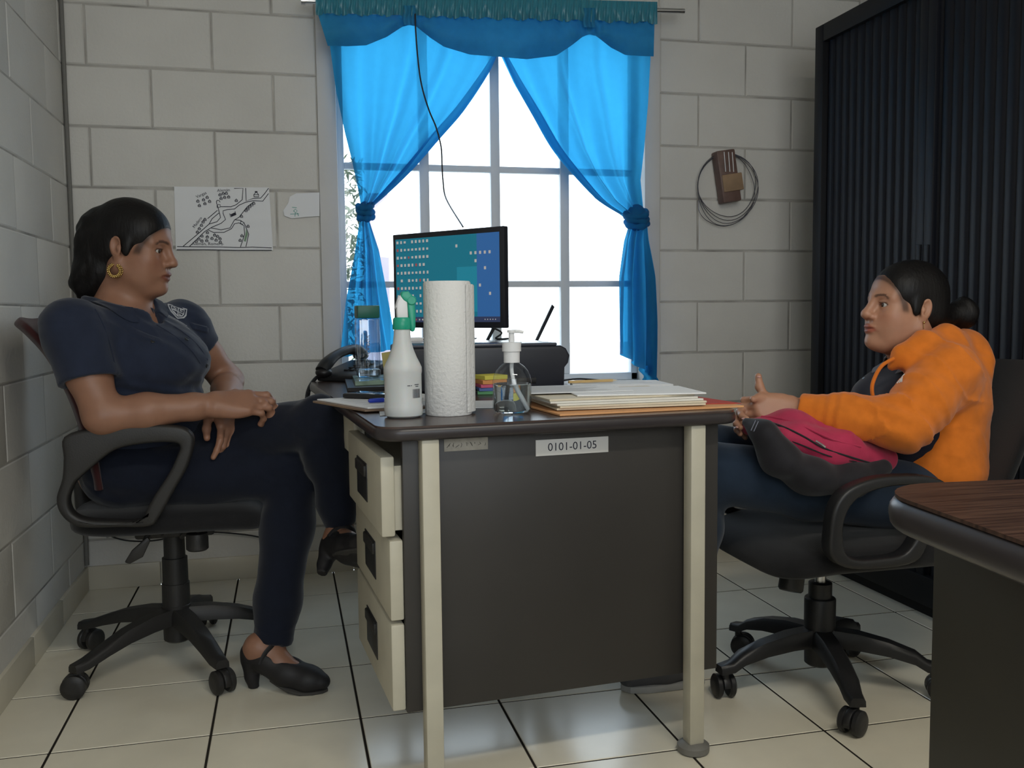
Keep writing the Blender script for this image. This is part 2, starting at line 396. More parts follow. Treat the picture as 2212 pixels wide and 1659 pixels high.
# ------------------------------------------------------------------ things on the back wall
NW = Vector((0, -1, 0))
def wp(px, py, d=0.): p = W(px, py, -.003); p.y = -.003-d; return p
s = MB(); nu, nv = 24, 16
c00, c10, c11, c01 = wp(376, 403), wp(581, 405), wp(590, 541), wp(380, 540)
def pap(u, v, d=0.):
    p = (c00*(1-u)+c10*u)*(1-v)+(c01*(1-u)+c11*u)*v
    w = .0035*math.exp(-((v-.52)/.05)**2)*(.4+.6*u)+.004*v**3*(1-u)+.003*u*u*v*v
    return Vector((p.x, -.0035-w-d, p.z))
s.grid(lambda u, v: pap(u, v), nu, nv)
def mp(x, y): u = (x-98)/(1360-98+ (55*(y-145)/830)); v = (y-145)/(972-145); return pap(max(.0, min(1, u-.015*v)), max(0, min(1, v)), .0008)
s.mat(1); lw = .0024
for line in ([(135,928),(400,930),(700,930),(970,937),(1150,930),(1415,940)], [(130,970),(500,967),(900,974),(1415,970)], [(215,925),(400,770),(560,630),(665,600),(712,545),(690,460),(670,385)], [(300,925),(500,730),(600,670),(720,620),(780,570),(745,490),(745,455),(800,440),(900,430),(960,380),(1050,340),(1150,320),(1280,325),(1355,225)],
    [(540,560),(670,450)], [(430,745),(560,630)], [(560,630),(600,560),(690,485)], [(710,402),(850,402),(920,375),(1000,310),(1010,160),(890,162)], [(1045,155),(1055,325),(1150,290),(1250,285),(1300,230),(1355,155)], [(900,572),(980,580),(1030,610),(1095,760),(1060,925)], [(580,680),(720,705),(840,680),(900,575)], [(550,710),(620,740),(760,738),(860,690),(900,625),(960,612),(1030,650),(1040,760),(985,930)], [(1150,340),(1070,400),(960,540),(900,575)],
    [(660,320),(690,320),(705,345)], [(660,370),(655,335),(665,320)], [(665,375),(705,375),(705,410),(665,415),(665,375)], [(835,490),(845,535),(920,505),(905,460)], [(985,590),(1025,605),(1010,635),(980,615),(985,590)]):
    stroke(s, [mp(*p) for p in line], lw, NW)
def hut(x, y, h=32):
    stroke(s, [mp(*p) for p in ((x-h*.5, y+h*.5), (x-h*.55, y), (x, y-h*.6), (x+h*.5, y), (x+h*.55, y+h*.5), (x-h*.5, y+h*.5))], lw, NW); stroke(s, [mp(x-h*.5, y), mp(x+h*.5, y)], lw*.8, NW)
for x, y in ((410,330),(485,312),(533,280),(430,388),(503,362),(565,332),(703,245),(745,228),(787,225),(717,293),(765,278),(818,272),(405,735),(430,690),(458,645),(480,600),(505,570),(538,740),(465,785),(425,825),(390,855),(537,797),(465,850),(530,845),(600,817),(635,772),(675,790),(708,820),(655,838),(712,865),(1055,448),(1080,425),(1105,395),(1132,372),(1158,352),(995,525),(1003,780),(980,840),(1085,655),(922,318)): hut(x, y)
hut(1190, 240, 60); stroke(s, [mp(1170,205), mp(1205,205)], .005, NW); stroke(s, [mp(850,520), mp(912,490)], .009, NW)
def mtext(t, x, y, size, ang):
    o = mp(x, y); o.y -= .0006; a = math.radians(ang); text_mesh(s, t, size, o, (math.cos(a), 0, math.sin(a)), (-math.sin(a), 0, math.cos(a)))
mtext('Vargas', 455, 250, .014, 26); mtext('Alemán', 750, 188, .014, 4); mtext('Madero', 405, 610, .014, 52); mtext('Alemán, Romero', 540, 890, .015, 0)
s.mat(2).raw([mp(*p)+Vector((0, -.0002, 0)) for p in ((1058,690),(1085,760),(1055,860),(1030,850),(1050,760))], [(0, 1, 2, 3, 4)])
M['green_pencil'] = mat('green_pencil', (.22, .33, .22), rough=.8)
o = place(s.build('wall_map', [M['paper'], M['ink'], M['green_pencil']]), wp(480, 470)); tag(o, 'white sheet with a hand-drawn road map of little houses taped to the block wall', 'map')
s = MB(); tp = [(612, 455), (622, 440), (626, 425), (640, 418), (690, 416), (690, 467), (660, 469), (630, 472), (614, 466)]
s.prism([wp(x, y, .004) for x, y in tp], (0, .0012, 0))
g = lambda pts: stroke(s.mat(1), [wp(x, y, .0046) for x, y in pts], .002, NW)
M['green_ink'] = mat('green_ink', (.12, .38, .32), rough=.8)
g([(631, 448), (641, 449)]); g([(634, 456), (638, 452), (642, 456), (639, 460), (634, 456)]); g([(627, 463), (646, 462)]); g([(638, 460), (637, 468)]); g([(642, 460), (645, 467)])
o = place(s.build('paper_scrap', [M['paper'], M['green_ink']]), wp(650, 445)); tag(o, 'torn scrap of white paper with a green doodle beside the window', 'paper')
# wire coil with cardboard tag on the right of the window
wc = thing('wire_coil', 'loose coil of thin grey wire hung on the block wall right of the window', 'wire', (2.115, -.02, 1.42))
M['wire'] = mat('grey_wire', (.12, .12, .14), rough=.4, metal=.6)
rr = random.Random(5)
for k in range(4):
    pts = []; cx, cz = 2.113+rr.uniform(-.006, .006), 1.425-.006*k; rx, rz = .122+rr.uniform(-.006, .005), .122+.006*k
    for i in range(40):
        a = PI/2+2*PI*i/40; pts.append((cx+rx*math.cos(a)+.003*math.sin(3*a+k), -.014-.003*k-.004*math.sin(2*a+k), cz+rz*math.sin(a)+.003*math.sin(2*a+k)))
    MB().tube(pts, .0014, 6, closed=True).build('wire_loop', M['wire'], wc)
MB().tube([(1.99, -.02, 1.36), (1.995, -.02, 1.32), (2.03, -.018, 1.285), (2.10, -.02, 1.265), (2.17, -.02, 1.29), (2.23, -.02, 1.36)], .0013, 6, smooth=5).build('wire_tail', M['wire'], wc)
M['card'] = mat('brown_card', (.30, .20, .12), rough=.8, var=.15, vscale=20); M['wood_dark'] = mat('dark_wood_peg', (.14, .085, .07), rough=.5, var=.2, vscale=25)
pg = thing('wooden_peg', 'brown wooden block wrapped in card and tape inside the coil of wire', 'block', (2.10, -.03, 1.45))
rot = Matrix.Rotation(-.16, 3, 'Y')
MB().box((2.104, -.03, 1.455), (.078, .05, .20), rot, .006).build('block', M['wood_dark'], pg)
MB().box((2.118, -.032, 1.43), (.084, .057, .066), rot, .003).build('card_wrap', M['card'], pg)
for dx in (-.018, .0, .016): MB().tube([(2.098+dx, -.057, 1.545), (2.102+dx, -.0575, 1.50), (2.105+dx, -.057, 1.47)], .0016, 6).build('tape', M['paper'], pg)
# painted cable running down the corner, and one low on the wall
o = MB().tube([(WL+.006, -.008, 2.5), (WL+.008, -.009, 2.0), (WL+.007, -.008, 1.64), (WL+.008, -.010, 1.30), (WL+.006, -.008, 1.0), (WL+.008, -.008, .5), (WL+.008, -.018, .09)], .007, 8, smooth=6).build('corner_cable', M['cable_grey'])
tag(place(o, (WL+.007, -.008, 1.3)), 'grey painted cable running down the left corner of the room', 'cable')
o = MB().tube([W(205, 1140, -.012), W(260, 1165, -.012), W(330, 1168, -.014), W(430, 1150, -.012), W(530, 1155, -.012), W(600, 1170, -.012)], .003, 6, smooth=6).build('wall_cable', M['cord'])
tag(place(o, W(400, 1155, -.012)), 'thin dark cable drooping along the low blocks behind the left chair', 'cable')
wo = thing('wall_outlet', 'small white outlet plate low on the wall behind the left chair', 'outlet', W(318, 1143, -.005))
MB().box(W(318, 1143, -.006), (.05, .012, .03), None, .003).build('plate', M['white_plastic'], wo)
for k in (-1, 1): MB().box(W(318, 1143, -.0125)+Vector((.009*k, 0, 0)), (.004, .003, .010)).build('socket_slot', M['black_plastic'], wo)

# ------------------------------------------------------------------ curtains
CY, CT = (.030, .30, .62), (.045, .52, .93)
M['curtain'] = cloth('blue_curtain', (.030, .26, .50), (.036, .35, .66), .62, .15, rough=.75, scale=600, bump=.2)
M['valance'] = cloth('blue_valance', (.040, .30, .52), (.025, .24, .46), .45, rough=.65, scale=600, bump=.2)
M['satin'] = mat('teal_satin', (.03, .22, .30), rough=.32, spec=.6, sheen=.3)
def hem(pts):   # pixel outline -> interpolators in z
    P = sorted([(W(x, y, -.07).z, W(x, y, -.07).x) for x, y in pts]); return P
def curtain(name, label, L, Rr, knot_y, folds, ph, ybase):
    Lp, Rp = hem(L), hem(Rr); zk = W(0, knot_y, -.07).z
    z1 = min(Lp[-1][0], Rp[-1][0]); z0 = max(Lp[0][0], Rp[0][0])
    def fn(u, v):
        zt = Lp[-1][0]*(1-u)+Rp[-1][0]*u; zb = Lp[0][0]*(1-u)+Rp[0][0]*u
        z = zt*(1-v)+zb*v
        a = interp(Lp, z); b = interp(Rp, z)
        k = math.exp(-((z-zk)/.13)**2)
        uu = u+.02*math.sin(9*u+3*v+ph)
        x = a+(b-a)*u
        wdt = abs(b-a); amp = min(.036, .014+.016*(.4/(wdt+.15)))*(1-.5*k)
        y = ybase-amp*math.sin(2*PI*folds*uu+ph+1.3*math.sin(4*v+ph))-.22*amp*math.sin(2*PI*folds*2.3*uu+ph*2+2*v)
        y -= .030*k*math.sin(PI*u)
        return Vector((x, y, z))
    o = thing(name, label, 'curtain', (fn(.5, 0).x, ybase, fn(.5, 0).z))
    MB().grid(fn, 90, 110).build('drape', M['curtain'], o, angle=180)
    return o, fn
cl, f1 = curtain('curtain', 'left blue curtain panel knotted at its middle beside the window', [(712, 40), (712, 100), (726, 200), (745, 290), (760, 350), (775, 420), (780, 450), (776, 480), (764, 560), (748, 650), (736, 772)],
    [(1078, 40), (1076, 118), (1052, 165), (1002, 240), (950, 300), (890, 368), (836, 420), (804, 448), (798, 475), (818, 540), (832, 620), (846, 700), (857, 755)], 452, 3.4, .4, -.055)
cr, f2 = curtain('curtain', 'right blue curtain panel knotted at its middle near the wire coil', [(1083, 40), (1085, 118), (1112, 180), (1150, 250), (1190, 320), (1235, 375), (1290, 432), (1340, 462), (1362, 480), (1350, 520), (1338, 600), (1337, 700), (1340, 760)],
    [(1412, 40), (1412, 120), (1404, 220), (1392, 320), (1382, 390), (1388, 450), (1397, 480), (1400, 520), (1412, 600), (1418, 700), (1420, 822)], 470, 3.2, 2.1, -.055)
def knot(parent, px, py, rx, rz):
    c = W(px, py, -.085); s = MB()
    for k, (dz, ang) in enumerate(((.014, .35), (-.004, -.25), (-.022, .15))):
        pts = []
        for i in range(24):
            a = 2*PI*i/24; pts.append(c+Vector((rx*math.cos(a), rx*.75*math.sin(a), dz+rz*.3*math.sin(ang+a))))
        s.tube(pts, [.011+.003*math.sin(5*2*PI*i/24+k) for i in range(24)], 10, closed=True)
    s.ball(c, (rx, rx*.7, rz)); s.build('knot', M['curtain'], parent, angle=180)
knot(cl, 789, 455, .022, .026); knot(cr, 1375, 470, .040, .05)
# turned hems along the inner edges
def hemband(parent, pts, w, side):
    P, _ = spline([W(x, y, -.078) for x, y in pts], 6); n = len(P)
    def fn(u, v):
        i = min(n-1, int(u*(n-1))); p = P[i]; ww = w*(.25+.75*math.sin(PI*min(1, .08+.92*u))); q = p+Vector((side*ww*v, -.012*math.sin(PI*v)-.002, .35*ww*v)); return q
    MB().grid(fn, n, 7).build('turned_hem', M['curtain'], parent, angle=180)
hemband(cl, [(1073, 122), (1052, 165), (1002, 240), (950, 300), (890, 368), (836, 420), (806, 444)], .032, -1)
hemband(cr, [(1086, 122), (1112, 180), (1150, 250), (1190, 320), (1235, 375), (1290, 432), (1340, 464)], .034, 1)
s = MB()   # tail of the right panel
s.grid(lambda u, v: W(1385+32*u-6*math.sin(6*v), 790+(30+14*u)*v, -.05)+Vector((0, -.008*math.sin(9*u), 0)), 12, 8); s.build('tail', M['curtain'], cr, angle=180)
# rod, brackets, valance
rod = thing('curtain_rod', 'thin metal curtain rod over the window with its right end bare', 'rod', W(1300, 16, -.09))
ra, rb = W(660, 2, -.115), W(1478, 24, -.115)
MB().cyl(ra, rb, .009, seg=16).build('pole', M['chrome'], rod)
MB().tube([rb+Vector((-.10, 0, 0)), rb+Vector((-.10, .05, .0)), rb+Vector((-.10, .112, -.004))], .006, 8).build('bracket', M['chrome'], rod)
MB().cyl(ra, ra-Vector((.015, 0, 0)), .013, seg=16).build('finial', M['chrome'], rod)
va = thing('valance', 'blue scalloped valance with a gathered teal satin heading across the window top', 'valance', W(1050, 60, -.10))
bot = [(684, 40), (708, 99), (750, 100), (791, 98), (835, 80), (869, 58), (884, 54), (899, 57), (930, 82), (959, 101), (1015, 118), (1080, 123), (1138, 128), (1202, 120), (1235, 98), (1258, 80), (1273, 74), (1288, 78), (1320, 103), (1351, 119), (1385, 121), (1413, 122)]
ties = (884, 1273)
def vfn(u, v):
    x = 686+728*u; bx = 708+(1412-708)*u
    bp = interp([(p[0], p[1]) for p in bot[1:]], max(708, bx)); ty = 4+18*u
    px = x*(1-v)+bx*v; py = (ty+24)*(1-v)+bp*v
    g = sum(math.exp(-((px-t)/26)**2) for t in ties)
    y = -.120-.030*math.sin(PI*v)*(1-g)-.010*math.sin(px*.045+2*v)*v*(1-g)-.010*g*math.sin(px*.42)*math.sin(PI*min(1, v+.1))
    dx = min(abs(px-t) for t in ties); y -= .008*math.sin(dx*.16+v*5)*math.exp(-dx/70)
    return W(px, py, y)
MB().grid(vfn, 170, 26).build('swag', M['valance'], va, angle=180)
def hfn(u, v):
    px = 682+738*u; ty = -16+20*u
    py = ty+46*v+3*math.sin(px*.13)*v
    y = -.132-.009*math.sin(px*.34+.8*math.sin(px*.05))*(.5+v)-.006*math.sin(px*.81+4*v)-.006*math.sin(PI*v)
    return W(px, py, y)
MB().grid(hfn, 300, 14).build('heading', M['satin'], va, angle=180)
for t in ties: MB().grid(lambda u, v: W(t-13+26*u+1.5*math.sin(7*v), 12+42*v+5*(t > 1000), -.146-.006*math.sin(PI*3*u)), 14, 8).build('tie_loop', M['valance'], va, angle=180)
o = MB().tube([W(897, 30, -.160), W(898, 66, -.160), W(903, 130, -.145), W(911, 185, -.13), W(926, 236, -.115), W(942, 275, -.105), W(953, 318, -.105), W(955, 360, -.10), W(957, 390, -.10), W(964, 430, -.14), W(1000, 490, -.42)], .0028, 7, smooth=6).build('hanging_cord', M['cord'])
tag(place(o, W(911, 185, -.10)), 'thin black cord hanging down across the left curtain', 'cord')

# ------------------------------------------------------------------ black tambour cupboard by the right wall
M['cab'] = mat('black_steel', (.007, .0075, .0095), rough=.45, spec=.2); M['slat'] = mat('black_slat', (.008, .009, .013), rough=.45, spec=.2)
CX = 2.27; cy0 = WX(1756, 420, CX).y; cz = WX(1766, 58, CX).z; cy1 = cy0-1.19; cm = (cy0+cy1)/2
cb = thing('tambour_cupboard', 'tall black cupboard with ribbed sliding doors along the right wall', 'cupboard', (CX+.2, cm, 0))
s = MB(); ft = .05
s.ext((CX, cy0-ft, .04), (WR-.005, cy0, cz), .003); s.ext((CX, cy1, .04), (WR-.005, cy1+ft, cz), .003)
s.ext((CX, cy1+ft, cz-.06), (WR-.005, cy0-ft, cz), .003); s.ext((CX, cy1+ft, .04), (WR-.005, cy0-ft, .13), .003); s.ext((WR-.03, cy1+ft, .1), (WR-.005, cy0-ft, cz-.05))
s.build('carcass', M['cab'], cb)
MB().ext((CX+.03, cy1+.02, 0), (WR-.02, cy0-.02, .04)).build('plinth', M['cab'], cb)
for a, b, sg in ((cy0-ft, cm, 1), (cm, cy1+ft, -1)):
    n = 13; pitch = abs(a-b)/n; prof = []
    for i in range(n*6+1):
        y = a+(b-a)*i/(n*6); t = (i % 6)/6; prof.append((CX+.022-.004*math.sin(PI*t)**.8 if i % 6 else CX+.026, y))
    s = MB(); vs = []; fs = []
    for x, y in prof: vs += [(x, y, .125), (x, y, cz-.055)]
    for i in range(len(prof)-1): fs.append((2*i, 2*i+2, 2*i+3, 2*i+1))
    s.raw(vs, fs); dr = s.build('door', M['slat'], cb, angle=60)
    hy = cm+sg*.018
    MB().ext((CX+.004, min(cm, cm+sg*.036), .125), (CX+.022, max(cm, cm+sg*.036), cz-.055), .003).build('stile', M['slat'], dr)
    q = WX(1990 if sg > 0 else 2016, 553, CX).z
    MB().ext((CX-.001, hy-.010, q-.035), (CX+.006, hy+.010, q+.035), .002).build('handle', M['chrome'] if False else M['cab'], dr)

# ------------------------------------------------------------------ brown desk in the right foreground
d2 = thing('side_desk', 'brown wood-grain desk with black rounded edge in the right foreground', 'desk', (1.5, -2.8, 0))
M['woodgrain'] = mat('walnut_laminate', (.050, .026, .018), rough=.35, spec=.45)
nt = M['woodgrain'].node_tree; b_ = nt.nodes['Principled BSDF']; t_ = nt.nodes.new('ShaderNodeTexCoord'); mpn = nt.nodes.new('ShaderNodeMapping'); mpn.inputs['Scale'].default_value = (3, 60, 1); mpn.inputs['Rotation'].default_value = (0, 0, .1)
n_ = nt.nodes.new('ShaderNodeTexNoise'); n_.inputs['Scale'].default_value = 3; n_.inputs['Detail'].default_value = 6; r_ = nt.nodes.new('ShaderNodeValToRGB'); r_.color_ramp.elements[0].position = .35; r_.color_ramp.elements[1].position = .7
r_.color_ramp.elements[0].color = (.026, .012, .009, 1); r_.color_ramp.elements[1].color = (.085, .045, .030, 1)
nt.links.new(t_.outputs['Object'], mpn.inputs[0]); nt.links.new(mpn.outputs[0], n_.inputs['Vector']); nt.links.new(n_.outputs['Fac'], r_.inputs[0]); nt.links.new(r_.outputs[0], b_.inputs['Base Color'])
def rounded(x0, y0, x1, y1, r, n=8):
    out = []
    for cx, cy, a0 in ((x1-r, y0+r, -PI/2), (x1-r, y1-r, 0), (x0+r, y1-r, PI/2), (x0+r, y0+r, PI)):
        for i in range(n+1): a = a0+PI/2*i/n; out.append((cx+r*math.cos(a), cy+r*math.sin(a)))
    return out
def rot2(p, c, a): return (c[0]+(p[0]-c[0])*math.cos(a)-(p[1]-c[1])*math.sin(a), c[1]+(p[0]-c[0])*math.sin(a)+(p[1]-c[1])*math.cos(a))
pk = WZ(1909, 1068, .73); D2 = (pk.x, pk.y)
def d2p(x, y, z): q = rot2((D2[0]+x, D2[1]+y), D2, -.10); return Vector((q[0], q[1], z))
out = rounded(.006, -.82, 1.0, .05, .085)
MB().prism([d2p(x, y, .727) for x, y in out], (0, 0, .004)).build('desktop', M['woodgrain'], d2)
MB().prism([d2p(x, y, .688) for x, y in rounded(0, -.826, 1.006, .056, .09)], (0, 0, .0415), .018, 4).build('edge_band', M['edge_rubber'], d2)
M['desk2side'] = mat('olive_brown_panel', (.034, .030, .022), rough=.5, var=.08, vscale=9)
s = MB(); a = WZ(1970, 1160, .69); dx = a.x-D2[0]
pp = [d2p(.070, -.78, 0), d2p(.070, .012, 0), d2p(.09, .012, 0), d2p(.09, -.78, 0)]
s.prism(pp, (0, 0, .69), .002); s.build('side_panel', M['desk2side'], d2)
MB().prism([d2p(.09, -.012, .2), d2p(.93, -.012, .2), d2p(.93, .008, .2), d2p(.09, .008, .2)], (0, 0, .488), .002).build('modesty_panel', M['desk2side'], d2)
MB().prism([d2p(.93, -.78, 0), d2p(.93, .012, 0), d2p(.95, .012, 0), d2p(.95, -.78, 0)], (0, 0, .69), .002).build('side_panel', M['desk2side'], d2)
# ================================================================== office desk in the middle
DA = Vector((.575, -1.70, 0)); DR = math.radians(4.3); DWD, DLN = .768, 1.25
dk = thing('office_desk', 'steel office desk with brown top and cream drawers standing between the two women', 'desk', DA)
dk.rotation_euler.z = DR; OFF[dk.name] = Vector()      # parts below are in the desk's own frame
def dw(u, v, z): return DA+Vector((u*math.cos(DR)-v*math.sin(DR), u*math.sin(DR)+v*math.cos(DR), z))
DT = .73
o2 = rounded(.004, .004, DWD-.004, DLN-.004, .045)
MB().prism([(x, y, .7255) for x, y in o2], (0, 0, .0045)).build('desktop', M['laminate'], dk)
MB().prism([(x, y, .702) for x, y in rounded(0, 0, DWD, DLN, .05)], (0, 0, .0265), .010, 3).build('edge_band', M['edge_rubber'], dk)
for u, v in ((.085, .012), (.650, .012), (.26, DLN-.045), (.650, DLN-.045)):
    if True:
        z0 = .022
        lg = MB().ext((u, v, z0), (u+.034, v+.034, .702), .003).build('leg', M['steel_cream'], dk)
        MB().lathe([(.030, 0), (.034, .004), (.034, .016), (.028, .021), (.014, .024), (.014, .05)], (u+.017, v+.017, 0), seg=24).build('foot_glide', M['black_plastic'] if False else mat('grey_glide', (.16, .155, .14), rough=.5), lg)
PZ = .165
s = MB(); s.ext((.055, .05, PZ), (.735, .066, .702), .002); s.ext((.055, .49, PZ), (.45, .505, .702), .002); s.ext((.435, .066, PZ), (.45, .49, .702), .002); s.ext((.055, .066, PZ), (.435, .49, PZ+.012))
s.build('pedestal', M['steel_grey'], dk)
s = MB(); s.ext((.03, .505, .60), (.05, DLN-.03, .702), .002); s.build('side_rail', M['steel_cream'], dk)
MB().ext((.715, .066, .42), (.735, DLN-.03, .702), .002).build('modesty_panel', M['steel_grey'], dk)
for k, (z0, z1, du) in enumerate(((.513, .668, -.014), (.348, .505, 0), (PZ+.004, .340, 0))):
    s = MB(); s.ext((.028+du, .056, z0), (.055+du, .485, z1), .004)
    if du: s.ext((.05+du, .065, z0+.01), (.30, .475, z1-.02))
    dwr = s.build('drawer', M['steel_cream'], dk)
    zc = (z0+z1)/2; u = .027+du
    h = MB(); h.ext((u-.001, .215, zc-.040), (u+.004, .345, zc+.040), .001); h.build('pull_recess', M['black_plastic'], dwr)
    h = MB(); h.ext((u-.006, .22, zc+.012), (u+.003, .34, zc+.036), .003); h.build('pull_lip', M['chair_plastic'], dwr)
# numbers stuck on the end panel
M['label_white'] = mat('label_sticker', (.55, .54, .52), rough=.6); M['label_old'] = mat('worn_sticker', (.33, .31, .27), rough=.7, var=.15, vscale=60)
s = MB(); ux, n = Vector((1, 0, 0)), .0488
def on_panel(px, py):
    d = sight(px, py); ey = Vector((-math.sin(DR), math.cos(DR), 0)); p = CAM_POS+d*(((DA+ey*.0490)-CAM_POS).dot(ey)/d.dot(ey)); r = p-DA
    return Vector((r.x*math.cos(DR)+r.y*math.sin(DR), .0485, p.z))
q = [on_panel(*p) for p in ((1157, 952), (1314, 941), (1314, 978), (1157, 984))]
cx = sum((p.x for p in q))/4; cz_ = sum((p.z for p in q))/4; hw = (q[1].x-q[0].x)/2; hh = (q[0].z-q[3].z+q[1].z-q[2].z)/4
s.box((cx, .0490, cz_), (hw*2, .0016, hh*2), None, .0004); s.mat(1); text_mesh(s, '0101-01-05', hh*1.42, (cx, .0478, cz_), (1, 0, 0), (0, 0, 1))
s.build('number_label', [M['label_white'], M['ink']], dk)['label'] = 'white sticker printed 0101-01-05'
q = [on_panel(*p) for p in ((959, 949), (1054, 944), (1054, 970), (959, 976))]
cx = sum((p.x for p in q))/4; cz_ = sum((p.z for p in q))/4; hw = (q[1].x-q[0].x)/2; hh = (q[0].z-q[3].z+q[1].z-q[2].z)/4
s = MB(); s.box((cx, .0490, cz_), (hw*2, .0016, hh*2), None, .0004); s.mat(1); rr = random.Random(2)
for k in range(9):
    x = cx-hw*.8+hw*1.6*k/8; stroke(s, [(x+rr.uniform(-.004, .004), .0481, cz_+rr.uniform(-.45, .35)*hh) for _ in range(4)], .0009, NW)
s.build('worn_label', [M['label_old'], M['steel_grey']], dk)['label'] = 'worn beige sticker with scratched writing'
desk_v = lambda x, y: None

# ================================================================== things on the desk
TZ = DT+.0005
def sheet(name, label, cat, corners, z, th, mats, lines=None, group=None, curl=0., seed=1):
    """a stack of paper: corners are ground points (x, y), counter-clockwise"""
    Q = [Vector((c[0], c[1], z)) for c in corners]
    s = MB(); s.prism(Q, (0, 0, th), min(.0006, th*.3), 1)
    if lines:
        s.mat(1); rr = random.Random(seed)
        for k in range(lines):
            v = .12+.76*k/max(1, lines-1); u1 = rr.uniform(.55, .9)
            a = (Q[0]*(1-v)+Q[3]*v); b = (Q[1]*(1-v)+Q[2]*v); up = Vector((0, 0, th+.0004))
            stroke(s, [a*.9+b*.1+up, a*(1-u1)+b*u1+up], .0022, (0, 0, 1))
    o = s.build(name, mats, None, angle=30); c = sum(Q, Vector())/4
    return tag(place(o, c), label, cat, group)
PM = [M['paper'], M['print']]
gp = lambda px, py, z=TZ: tuple(WZ(px, py, z)[:2])
# folders and papers on the right
M['manila'] = mat('manila_card', (.62, .55, .42), rough=.75, var=.05, vscale=15); M['orange_card'] = mat('orange_card', (.66, .33, .14), rough=.7, var=.05, vscale=12); M['red_card'] = mat('red_card', (.45, .05, .03), rough=.6)
a, b = Vector((.925, -1.575)), Vector((1.375, -1.565))
sheet('document_envelope', 'orange card envelope lying under the folders at the desk edge', 'envelope', [(.945, -1.625), (1.365, -1.592), (1.34, -1.28), (.92, -1.36)], TZ, .004, [M['orange_card'], M['print']])
sheet('red_folder', 'thin red folder under the right end of the orange envelope', 'folder', [(1.10, -1.50), (1.376, -1.560), (1.345, -1.30), (1.09, -1.34)], TZ+.0042, .0015, [M['red_card'], M['print']])
z = TZ+.0062; rr = random.Random(9)
fold = ['manila file folder at the bottom of the folder stack', 'manila file folder second from the bottom of the stack', 'manila file folder in the middle of the stack', 'manila file folder just below the topmost one', 'topmost pale file folder of the stack on the orange envelope']
for k in range(5):
    dx, dy, an = rr.uniform(-.008, .008)-.006*k, rr.uniform(-.006, .006)+.004*k, rr.uniform(-.05, .05)+.03
    cs = [rot2(p, (1.11, -1.45), an) for p in ((.955+dx, -1.575+dy), (1.285+dx, -1.575+dy), (1.285+dx, -1.335+dy), (.955+dx, -1.335+dy))]
    sheet('file_folder', fold[k], 'folder', cs, z, .0042, [M['manila'] if k in (0, 1, 4) else M['paper_back'], M['print']], None, 'folders stacked on the desk'); z += .0046
cs = [rot2(p, (1.11, -1.45), -.10) for p in ((1.02, -1.54), (1.30, -1.55), (1.30, -1.36), (1.02, -1.36))]
sheet('loose_papers', 'loose white sheets sticking out of the folder stack', 'paper', cs, z, .003, PM); z += .0034
cs = [rot2(p, (1.0, -1.38), .06) for p in ((.90, -1.47), (1.15, -1.49), (1.17, -1.30), (.91, -1.28))]
sheet('printed_page', 'printed page of small text on top of the folder stack', 'paper', cs, z, .0012, PM, 13)
sheet('printed_page', 'white printed sheet between the paper towel roll and the soap dispenser', 'paper', [(.76, -1.40), (.90, -1.44), (.93, -1.27), (.80, -1.25)], TZ, .001, PM, 6, seed=5)
# notebook and pad at the far right
sheet('notebook', 'dark notebook with grey cover at the far right edge of the desk', 'notebook', [(1.13, -1.10), (1.40, -1.19), (1.42, -1.02), (1.17, -.96)], TZ, .008, [M['black_plastic'], M['print']])
sheet('writing_pad', 'white writing pad lying on the dark notebook', 'pad', [(1.14, -1.09), (1.385, -1.175), (1.40, -1.02), (1.17, -.97)], TZ+.0085, .010, [M['paper'], M['print']], 4)
sheet('grey_sheet', 'grey sheet lying between the printer and the folder stack', 'paper', [(1.05, -1.17), (1.22, -1.22), (1.25, -1.10), (1.09, -1.06)], TZ, .002, [mat('grey_sheet', (.36, .36, .40), rough=.7), M['print']])
pc = thing('pencil', 'yellow pencil lying on the writing pad near the printer', 'pencil', (1.2, -1.06, TZ+.02))
pa, pb = Vector((1.135, -1.07, TZ+.0235)), Vector((1.262, -1.055, TZ+.0235)); dd = (pb-pa).normalized()
M['pencil'] = mat('pencil_wood', (.62, .43, .19), rough=.5)
MB().lathe([(.004, 0), (.004, (pb-pa).length)], pa, dd, seg=6).build('shaft', M['pencil'], pc); MB().lathe([(.004, 0), (.0005, .014)], pb, dd, seg=6).build('tip', M['manila'], pc)
# sticky notes
cols = [('green', (.12, .33, .16)), ('blue', (.10, .16, .40)), ('pink', (.62, .12, .22)), ('orange', (.68, .30, .10)), ('yellow', (.66, .60, .10))]
z = TZ; c0 = Vector((.925, -1.07, 0))
for k, (n_, c_) in enumerate(cols):
    h = .0085 if k < 3 else .011
    r3 = Matrix.Rotation(.12*k-.2, 3, 'Z')
    o = MB().box((c0.x, c0.y, z+h/2), (.066, .066, h), r3, .0008, 1).build('sticky_note_pad', mat('sticky_'+n_, c_, rough=.8))
    tag(place(o, (c0.x, c0.y, z)), f'{n_} sticky note pad in the stack behind the soap dispenser', 'notepad', 'sticky note pads stacked by the printer'); z += h+.0003

